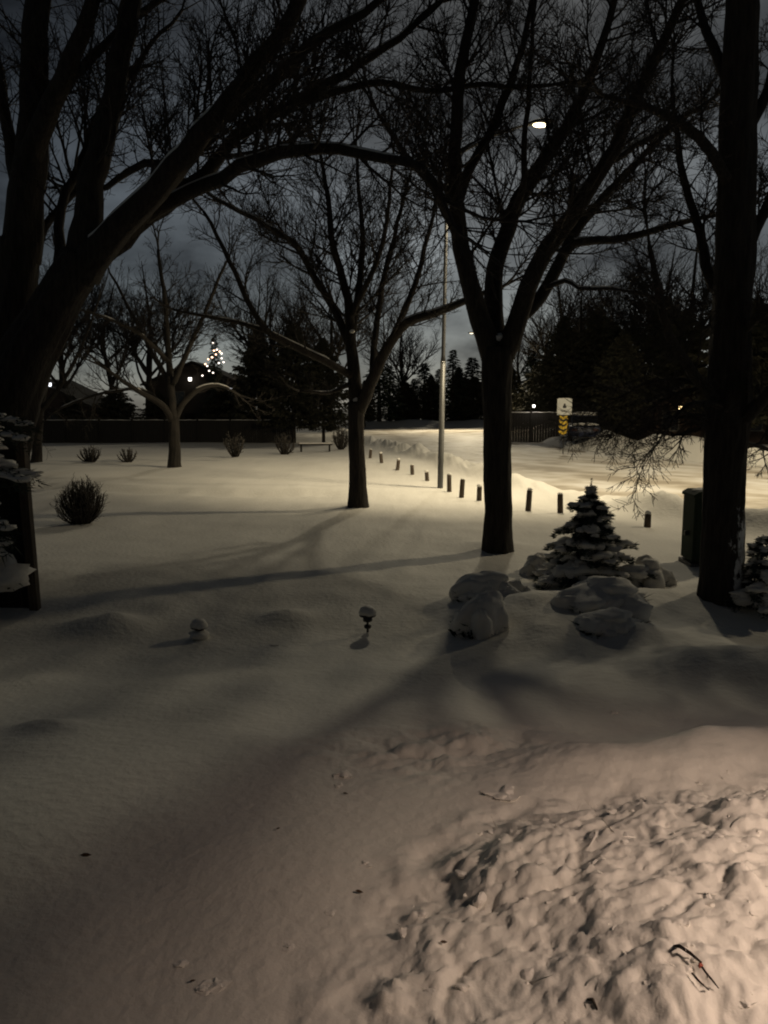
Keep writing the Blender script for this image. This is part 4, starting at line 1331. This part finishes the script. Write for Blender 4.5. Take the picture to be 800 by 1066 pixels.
# ------------------------------------------------------------------ houses
def house(name, label, cx, cy, w, d, wall_h, ridge, m, gable_front=False, rz=0.0, windows=(), snow=True, chimney=False):
    z0 = hz(cx, cy) - .1
    t = thing(name, label, 'house', (cx, cy, z0))
    mt = Matrix.Rotation(rz, 3, 'Z')
    P = lambda x, y, z: Vector((cx, cy, z0)) + mt @ Vector((x, y, z))
    wl = MB()
    if gable_front:
        wl.prism([(-w / 2, 0), (w / 2, 0), (w / 2, wall_h), (0, ridge - .12), (-w / 2, wall_h)], -d / 2, d / 2, lambda a, b, k: P(a, k, b))
    else:
        wl.prism([(-d / 2, 0), (d / 2, 0), (d / 2, wall_h), (0, ridge - .12), (-d / 2, wall_h)], -w / 2, w / 2, lambda a, b, k: P(k, a, b))
    wl.build('wall', M[m], t, smooth=False)
    rf, sn = MB(), MB()
    ov = .5
    half = (w if gable_front else d) / 2
    sl = (ridge - wall_h) / half
    for sg in (-1, 1):
        for (mbx, lo, th, e) in ((rf, 0.0, .14, 0), (sn, .145, .20, .06)):
            ea, eb = sg * (half + ov - e), wall_h - sl * (ov - e)
            poly = [(ea, eb + lo), (0, ridge + lo), (0, ridge + lo + th), (ea, eb + lo + th)]
            ln = (d if gable_front else w) / 2 + ov - e
            if gable_front: mbx.prism(poly, -ln, ln, lambda a, b, k: P(a, k, b))
            else: mbx.prism(poly, -ln, ln, lambda a, b, k: P(k, a, b))
    ro = rf.build('roof', M['shingle'], t, smooth=False)
    if snow: sn.build('roof_snow', M['snow'], ro, smooth=False)
    ch = MB()
    if chimney: ch.box(P(w * .25, d * .1, ridge + .2), (.8, .6, 1.6), rz); ch.v and ch.build('chimney', M['brick'], ro, smooth=False)
    for (wx, wz, ww, wh) in windows:
        f = MB()
        for (ox, oz, sx, sz) in ((0, wh / 2 + .04, ww + .16, .08), (0, -wh / 2 - .04, ww + .16, .08), (-ww / 2 - .04, 0, .08, wh), (ww / 2 + .04, 0, .08, wh), (0, 0, .05, wh)):
            f.box(P(wx + ox, -d / 2 - .03, wz + oz), (sx, .06, sz), rz)
        fo = f.build('window', M['trim'], t, smooth=False)
        MB().box(P(wx, -d / 2 - .012, wz), (ww, .02, wh), rz).build('pane', M['glass'], fo, smooth=False)
    dr = MB(); dr.box(P(-w * .05, -d / 2 - .025, 1.05), (.95, .05, 2.1), rz); do = dr.build('door', M['dark_wood'], t, smooth=False)
    MB().box(P(-w * .05 + .35, -d / 2 - .07, 1.05), (.05, .05, .05), rz).build('handle', M['galv'], do, smooth=False)
    return t
house('brown_house', 'low brown house behind the black fence, right of the white sign', 21.0, 67, 11, 8, 2.9, 4.7, 'siding', chimney=True, windows=((-3, 1.6, 1.8, 1.1), (2.6, 1.6, 1.5, 1.1)))
house('porch_house', 'dark house with a yellow lit porch at the right across the street', 21.5, 54, 8, 8, 2.9, 4.9, 'brick', gable_front=True, snow=False, windows=((2.2, 1.6, 1.4, 1.2), (-3.0, 1.6, 1.0, 1.2)))
house('gable_house', 'dark gabled house behind the left fence under the christmas tree', -18.5, 80, 9, 9, 5.0, 7.0, 'siding', gable_front=True, snow=False, windows=((-1.5, 3.6, 1.2, 1.1), (2.2, 1.6, 1.5, 1.2)))
house('left_house', 'dark gabled house behind the trees at the far left', -30.5, 72, 9, 8, 3.0, 5.2, 'brick', gable_front=True, snow=False, windows=((2, 1.6, 1.5, 1.2),))
house('street_house', 'low dark house at the far end of the street behind the forked trunk', 26.0, 100, 10, 8, 2.8, 4.4, 'siding', snow=False, windows=((-3, 1.6, 1.6, 1.1), (2.8, 1.6, 1.6, 1.1)))

def lantern(name, label, px, py, Y, glow, size, power=0, col=(1, .75, .4)):
    c = at(px, py, Y)
    t = thing(name, label, 'lamp', c)
    s = size
    MB().lathe(c, [(s * .55, -s * .9), (s * .7, -s * .75), (s * .8, s * .55), (s * .3, s * .95)], 8).build('glass', glow, t)
    MB().lathe(c, [(s * 1.05, s * .58), (s * .9, s * .75), (s * .15, s * 1.3)], 8).build('lamp_cap', M['black_plastic'], t)
    MB().tube([c + Vector((0, s * .8, s * .7)), c + Vector((0, 1.2 if Y > 60 else .9, s * .7))], [s * .18, s * .18], 6).build('bracket', M['black_plastic'], t)
    if power:
        l = bpy.data.lights.new('lantern_light', 'POINT'); l.energy = power; l.color = col; l.shadow_soft_size = s
        o = bpy.data.objects.new('lantern_light', l); o.location = c - Vector((0, s * 1.6, s * .4)); COL.objects.link(o)
lantern('porch_lantern', 'glowing yellow porch lantern seen left of the thick right trunk', 709, 425, 45.5, M['lantern_glow'], .20, 30, (1, .70, .35))
lantern('wall_lamp', 'small white lamp lit above the fence, left of the white sign', 556, 422.5, 54.0, M['lantern_white'], .12, 12, (1, .93, .82))
lantern('wall_lamp', 'bright white lamp just below and left of the christmas tree', 198, 394.5, 74.8, M['lantern_white'], .22)
lantern('wall_lamp', 'faint small lamp at the far left between the trunks', 52, 400, 67.4, M['lantern_dim'], .20)
lantern('wall_lamp', 'dim lamp lower right of the christmas tree', 240, 405, 74.6, M['lantern_dim'], .20)

# ------------------------------------------------------------------ parked car under snow
def car():
    x, y = 12.0, 46.5
    zb = hz(x, y) - .02
    t = thing('parked_car', 'dark blue parked car under slabs of snow behind the white sign', 'car', (x, y, zb))
    rz = R(78)
    mt = Matrix.Rotation(rz, 3, 'Z')
    P = lambda a, b, k: Vector((x, y, zb)) + mt @ Vector((a, k, b))
    bd = MB()
    bd.prism([(-2.1, .28), (2.1, .28), (2.18, .55), (2.05, .80), (1.0, .92), (-1.6, .95), (-2.1, .88), (-2.18, .55)], -.86, .86, P)
    bd.build('body', M['car_blue'], t, smooth=False, bevel=.06)
    cb = MB()
    cb.prism([(1.0, .93), (.35, 1.42), (-1.1, 1.45), (-1.75, .95)], -.74, .74, P)
    cb.build('cabin', M['glass'], t, smooth=False, bevel=.05)
    rf = MB(); rf.prism([(.40, 1.43), (-1.1, 1.46), (-1.1, 1.49), (.38, 1.46)], -.72, .72, P); rf.build('roof', M['car_blue'], t, smooth=False)
    for (cx, cy, cz, rx, ry, rzz, s) in ((-.35, 0, 1.56, .82, .72, .15, 1), (1.5, 0, .98, .55, .78, .12, 2), (-1.95, 0, .98, .22, .75, .10, 3)):
        c = P(cx, cz, cy)
        sb = MB(); sb.blob((0, 0, 0), (rx, ry, rzz), seed=s, amp=.12, nu=20, nv=9, bottom=-.6)
        sb.v = [c + mt @ v for v in sb.v]
        sb.build('snow', M['snow'], t)
    for (wx, wy) in ((1.35, -.8), (1.35, .8), (-1.35, -.8), (-1.35, .8)):
        w = MB(); c = P(wx, .32, wy)
        ax = mt @ Vector((0, 1, 0))
        w.tube([c - ax * .1, c + ax * .1], [.32, .32], 18); wo = w.build('wheel', M['rubber'], t, smooth=False)
        r2 = MB(); r2.tube([c - ax * .108, c + ax * .108], [.19, .19], 14); r2.build('rim', M['galv'], wo, smooth=False)
    for sy in (-.6, .6):
        MB().box(P(-2.16, .68, sy), (.08, .3, .12), rz).build('tail_light', M['dark_red'], t, smooth=False)
        MB().box(P(2.13, .62, sy), (.08, .32, .12), rz).build('headlight', M['trim'], t, smooth=False)
car()

# ------------------------------------------------------------------ small litter on the snow
def leaf(label, px, py, s, rz, tilt=.25):
    b = gpt(px, py)
    mb = MB()
    pts = [(0, 0), (.35, .22), (.8, .2), (1.25, 0), (.8, -.22), (.35, -.2)]
    mt = Euler((tilt, .15, rz)).to_matrix()
    mb.prism([(a, c) for (a, c) in pts], 0, .04, lambda a, c, d: b + Vector((0, 0, .012)) + mt @ Vector((a * s, c * s, d * s + .25 * s * abs(c))))
    o = mb.build('dead_leaf', M['leaf'], None, smooth=False)
    # put the origin at the leaf
    me = o.data
    me.transform(Matrix.Translation(-b)); o.location = b
    tag(o, label, 'leaf', 'bits of dead leaf on the snow')
leaf('dark dead leaf alone on the smooth snow at the lower left', 84, 893, .036, .3, .6)
leaf('tiny dark leaf scrap above the middle of the smooth snow', 288, 866, .02, 1.0)
leaf('dark scrap at the left foot of the shovelled heap', 458, 984, .022, .2, .5)
leaf('leaf scrap lying left of the heap on smooth snow', 370, 930, .026, -.2)
leaf('small dark crumb at the bottom left of the snow', 198, 1025, .016, .5)
leaf('leaf scrap in the rough patch left of the heap', 357, 828, .022, 0)

def buried_twig():
    b = gpt(722, 1012)
    t = thing('fallen_twig', 'broken brown twig with a red tag poking out of the shovelled heap', 'twig', b)
    q = lambda px, py, dz: gpt(px, py) + Vector((0, 0, dz))
    MB().tube([q(703, 985, .0), q(707, 994, .028), q(718, 1002, .03), q(730, 1010, .022)], [.004, .0055, .005, .003], 8).build('stem', M['bark'], t)
    MB().tube([q(728, 1010, .022), q(734, 1022, .03), q(742, 1030, .025), q(748, 1035, .018)], [.0032, .003, .0026, .0015], 6).build('side_shoot', M['bark'], t)
    MB().tube([q(720, 1020, .02), q(730, 1032, .024), q(738, 1037, .018)], [.003, .0026, .0015], 6).build('side_shoot', M['bark'], t)
    MB().box(q(729, 1014, .026), (.011, .009, .012), .4, rx=.4).build('red_tag', M['red_tag'], t, smooth=False, bevel=.002)
buried_twig()
def shard(label, px, py, pts, name='bark_shard'):
    b = gpt(px, py)
    t = thing(name, label, 'stick', b, None)
    P = [gpt(x, y) + Vector((0, 0, dz)) for (x, y, dz) in pts]
    MB().tube(P, [.005] + [.005] * (len(P) - 2) + [.002], 7).build('stem', M['bark'], t)
shard('dark stick poking up near the bottom edge of the heap', 617, 1045, [(610, 1034, -.02), (617, 1043, .008), (625, 1053, -.01)])
# ------------------------------------------------------------------ house corner with the porch light, right of the viewer (out of frame)
def porch():
    t = thing('house_corner', 'corner of the brick house at the viewer\'s right', 'house', (3.95, -.5, 0))
    MB().box((3.95, -.5, 1.9), (1.6, 4.0, 4.2)).build('wall', M['brick'], t, smooth=False)
    MB().box((-2.9, -1.6, 2.2), (12.0, .3, 5.2)).build('wall', M['brick'], t, smooth=False)  # unseen house wall behind the viewer, added to block skylight on the near snow
    MB().box((-2.9, -.35, 3.85), (12.0, 2.8, .12)).build('shade_roof', M['dark_wood'], t, smooth=False)  # unseen roof overhead, added to shade the near snow from the sky
    c = Vector((2.85, .75, 3.3))
    l = thing('wall_lantern', 'lit wall lantern on the brick corner', 'lamp', c)
    MB().lathe(c, [(.05, -.14), (.07, -.12), (.09, .1), (.03, .14)], 8).build('glass', M['lantern_glow'], l)
    MB().lathe(c, [(.11, .105), (.10, .13), (.02, .22)], 8).build('lamp_cap', M['black_plastic'], l)
    MB().tube([c + Vector((.03, 0, .19)), c + Vector((.26, 0, .19))], [.015, .015], 6).build('bracket', M['black_plastic'], l)
    ld = bpy.data.lights.new('lantern_light', 'SPOT'); ld.energy = 370; ld.color = (1.0, .735, .565); ld.shadow_soft_size = .32
    ld.spot_size = R(89); ld.spot_blend = 1.0
    o = bpy.data.objects.new('lantern_light', ld); o.location = c + Vector((-.08, .08, -.2)); COL.objects.link(o)
    o.rotation_euler = (Vector((2.15, 1.55, .8)) - o.location).to_track_quat('-Z', 'Y').to_euler()
porch()

# ------------------------------------------------------------------ sky, moonlight, camera
az, el = math.atan(0.20), R(31)
w = bpy.data.worlds.new('World'); S.world = w; w.use_nodes = True
nt = w.node_tree; L = nt.links.new
bg = nt.nodes['Background']
sky = nt.nodes.new('ShaderNodeTexSky'); sky.sky_type = 'NISHITA'; sky.sun_disc = False
sky.sun_elevation = el; sky.sun_rotation = az
tc = nt.nodes.new('ShaderNodeTexCoord')
mp = nt.nodes.new('ShaderNodeMapping'); mp.inputs['Scale'].default_value = (1, 1, 2.2)
n1 = nt.nodes.new('ShaderNodeTexNoise'); n1.inputs['Scale'].default_value = 3.4; n1.inputs['Detail'].default_value = 7; n1.inputs['Roughness'].default_value = .55
cr = nt.nodes.new('ShaderNodeValToRGB')
cr.color_ramp.elements[0].position = .36; cr.color_ramp.elements[0].color = (.30, .30, .31, 1)
cr.color_ramp.elements[1].position = .66; cr.color_ramp.elements[1].color = (1.75, 1.75, 1.72, 1)
hs = nt.nodes.new('ShaderNodeHueSaturation'); hs.inputs['Saturation'].default_value = .50
mul = nt.nodes.new('ShaderNodeMix'); mul.data_type = 'RGBA'; mul.blend_type = 'MULTIPLY'; mul.inputs[0].default_value = 1
L(tc.outputs['Generated'], mp.inputs['Vector']); L(mp.outputs['Vector'], n1.inputs['Vector']); L(n1.outputs['Fac'], cr.inputs['Fac'])
L(sky.outputs['Color'], hs.inputs['Color']); L(hs.outputs['Color'], mul.inputs[6]); L(cr.outputs['Color'], mul.inputs[7])
tint = nt.nodes.new('ShaderNodeMix'); tint.data_type = 'RGBA'; tint.blend_type = 'MULTIPLY'; tint.inputs[0].default_value = 1
tint.inputs[7].default_value = (.90, .98, 1.04, 1)
# low cloud catching the glow of the town: brighter towards the horizon
sx = nt.nodes.new('ShaderNodeSeparateXYZ'); L(tc.outputs['Generated'], sx.inputs[0])
gl = nt.nodes.new('ShaderNodeMapRange'); gl.interpolation_type = 'SMOOTHSTEP'
gl.inputs[1].default_value = .0; gl.inputs[2].default_value = .42; gl.inputs[3].default_value = 1.65; gl.inputs[4].default_value = .48
L(sx.outputs['Z'], gl.inputs[0])
gm = nt.nodes.new('ShaderNodeMix'); gm.data_type = 'RGBA'; gm.blend_type = 'MULTIPLY'; gm.inputs[0].default_value = 1
L(mul.outputs[2], tint.inputs[6]); L(tint.outputs[2], gm.inputs[6]); L(gl.outputs[0], gm.inputs[7]); L(gm.outputs[2], bg.inputs['Color'])
bg.inputs['Strength'].default_value = 0.0085

ml = bpy.data.lights.new('moonlight', 'SUN'); ml.energy = .24; ml.angle = R(2.0); ml.color = (1.0, .88, .64)
mo = bpy.data.objects.new('moonlight', ml); COL.objects.link(mo)
sv = Vector((math.sin(az) * math.cos(el), math.cos(az) * math.cos(el), math.sin(el)))
mo.rotation_euler = (-sv).to_track_quat('-Z', 'Y').to_euler()
mo.location = sv * 60

cam = bpy.data.cameras.new('camera'); co = bpy.data.objects.new('camera', cam); COL.objects.link(co)
co.location = (0, 0, CAMZ); co.rotation_euler = (R(90) - PITCH, 0, 0)
cam.sensor_fit = 'VERTICAL'; cam.sensor_height = 24; cam.sensor_width = 24; cam.lens = 24 * F / 1066
cam.clip_start = .05; cam.clip_end = 3000
S.camera = co

S.view_settings.view_transform = 'Standard'; S.view_settings.look = 'None'
S.view_settings.exposure = 0.18; S.view_settings.gamma = 1; S.view_settings.use_curve_mapping = False
S.render.engine = 'CYCLES'
S.cycles.use_denoising = True
S.cycles.max_bounces = 5; S.cycles.diffuse_bounces = 3; S.cycles.glossy_bounces = 2
S.cycles.sample_clamp_indirect = 3
S.cycles.pixel_filter_type = 'BLACKMAN_HARRIS'; S.cycles.filter_width = 2.0
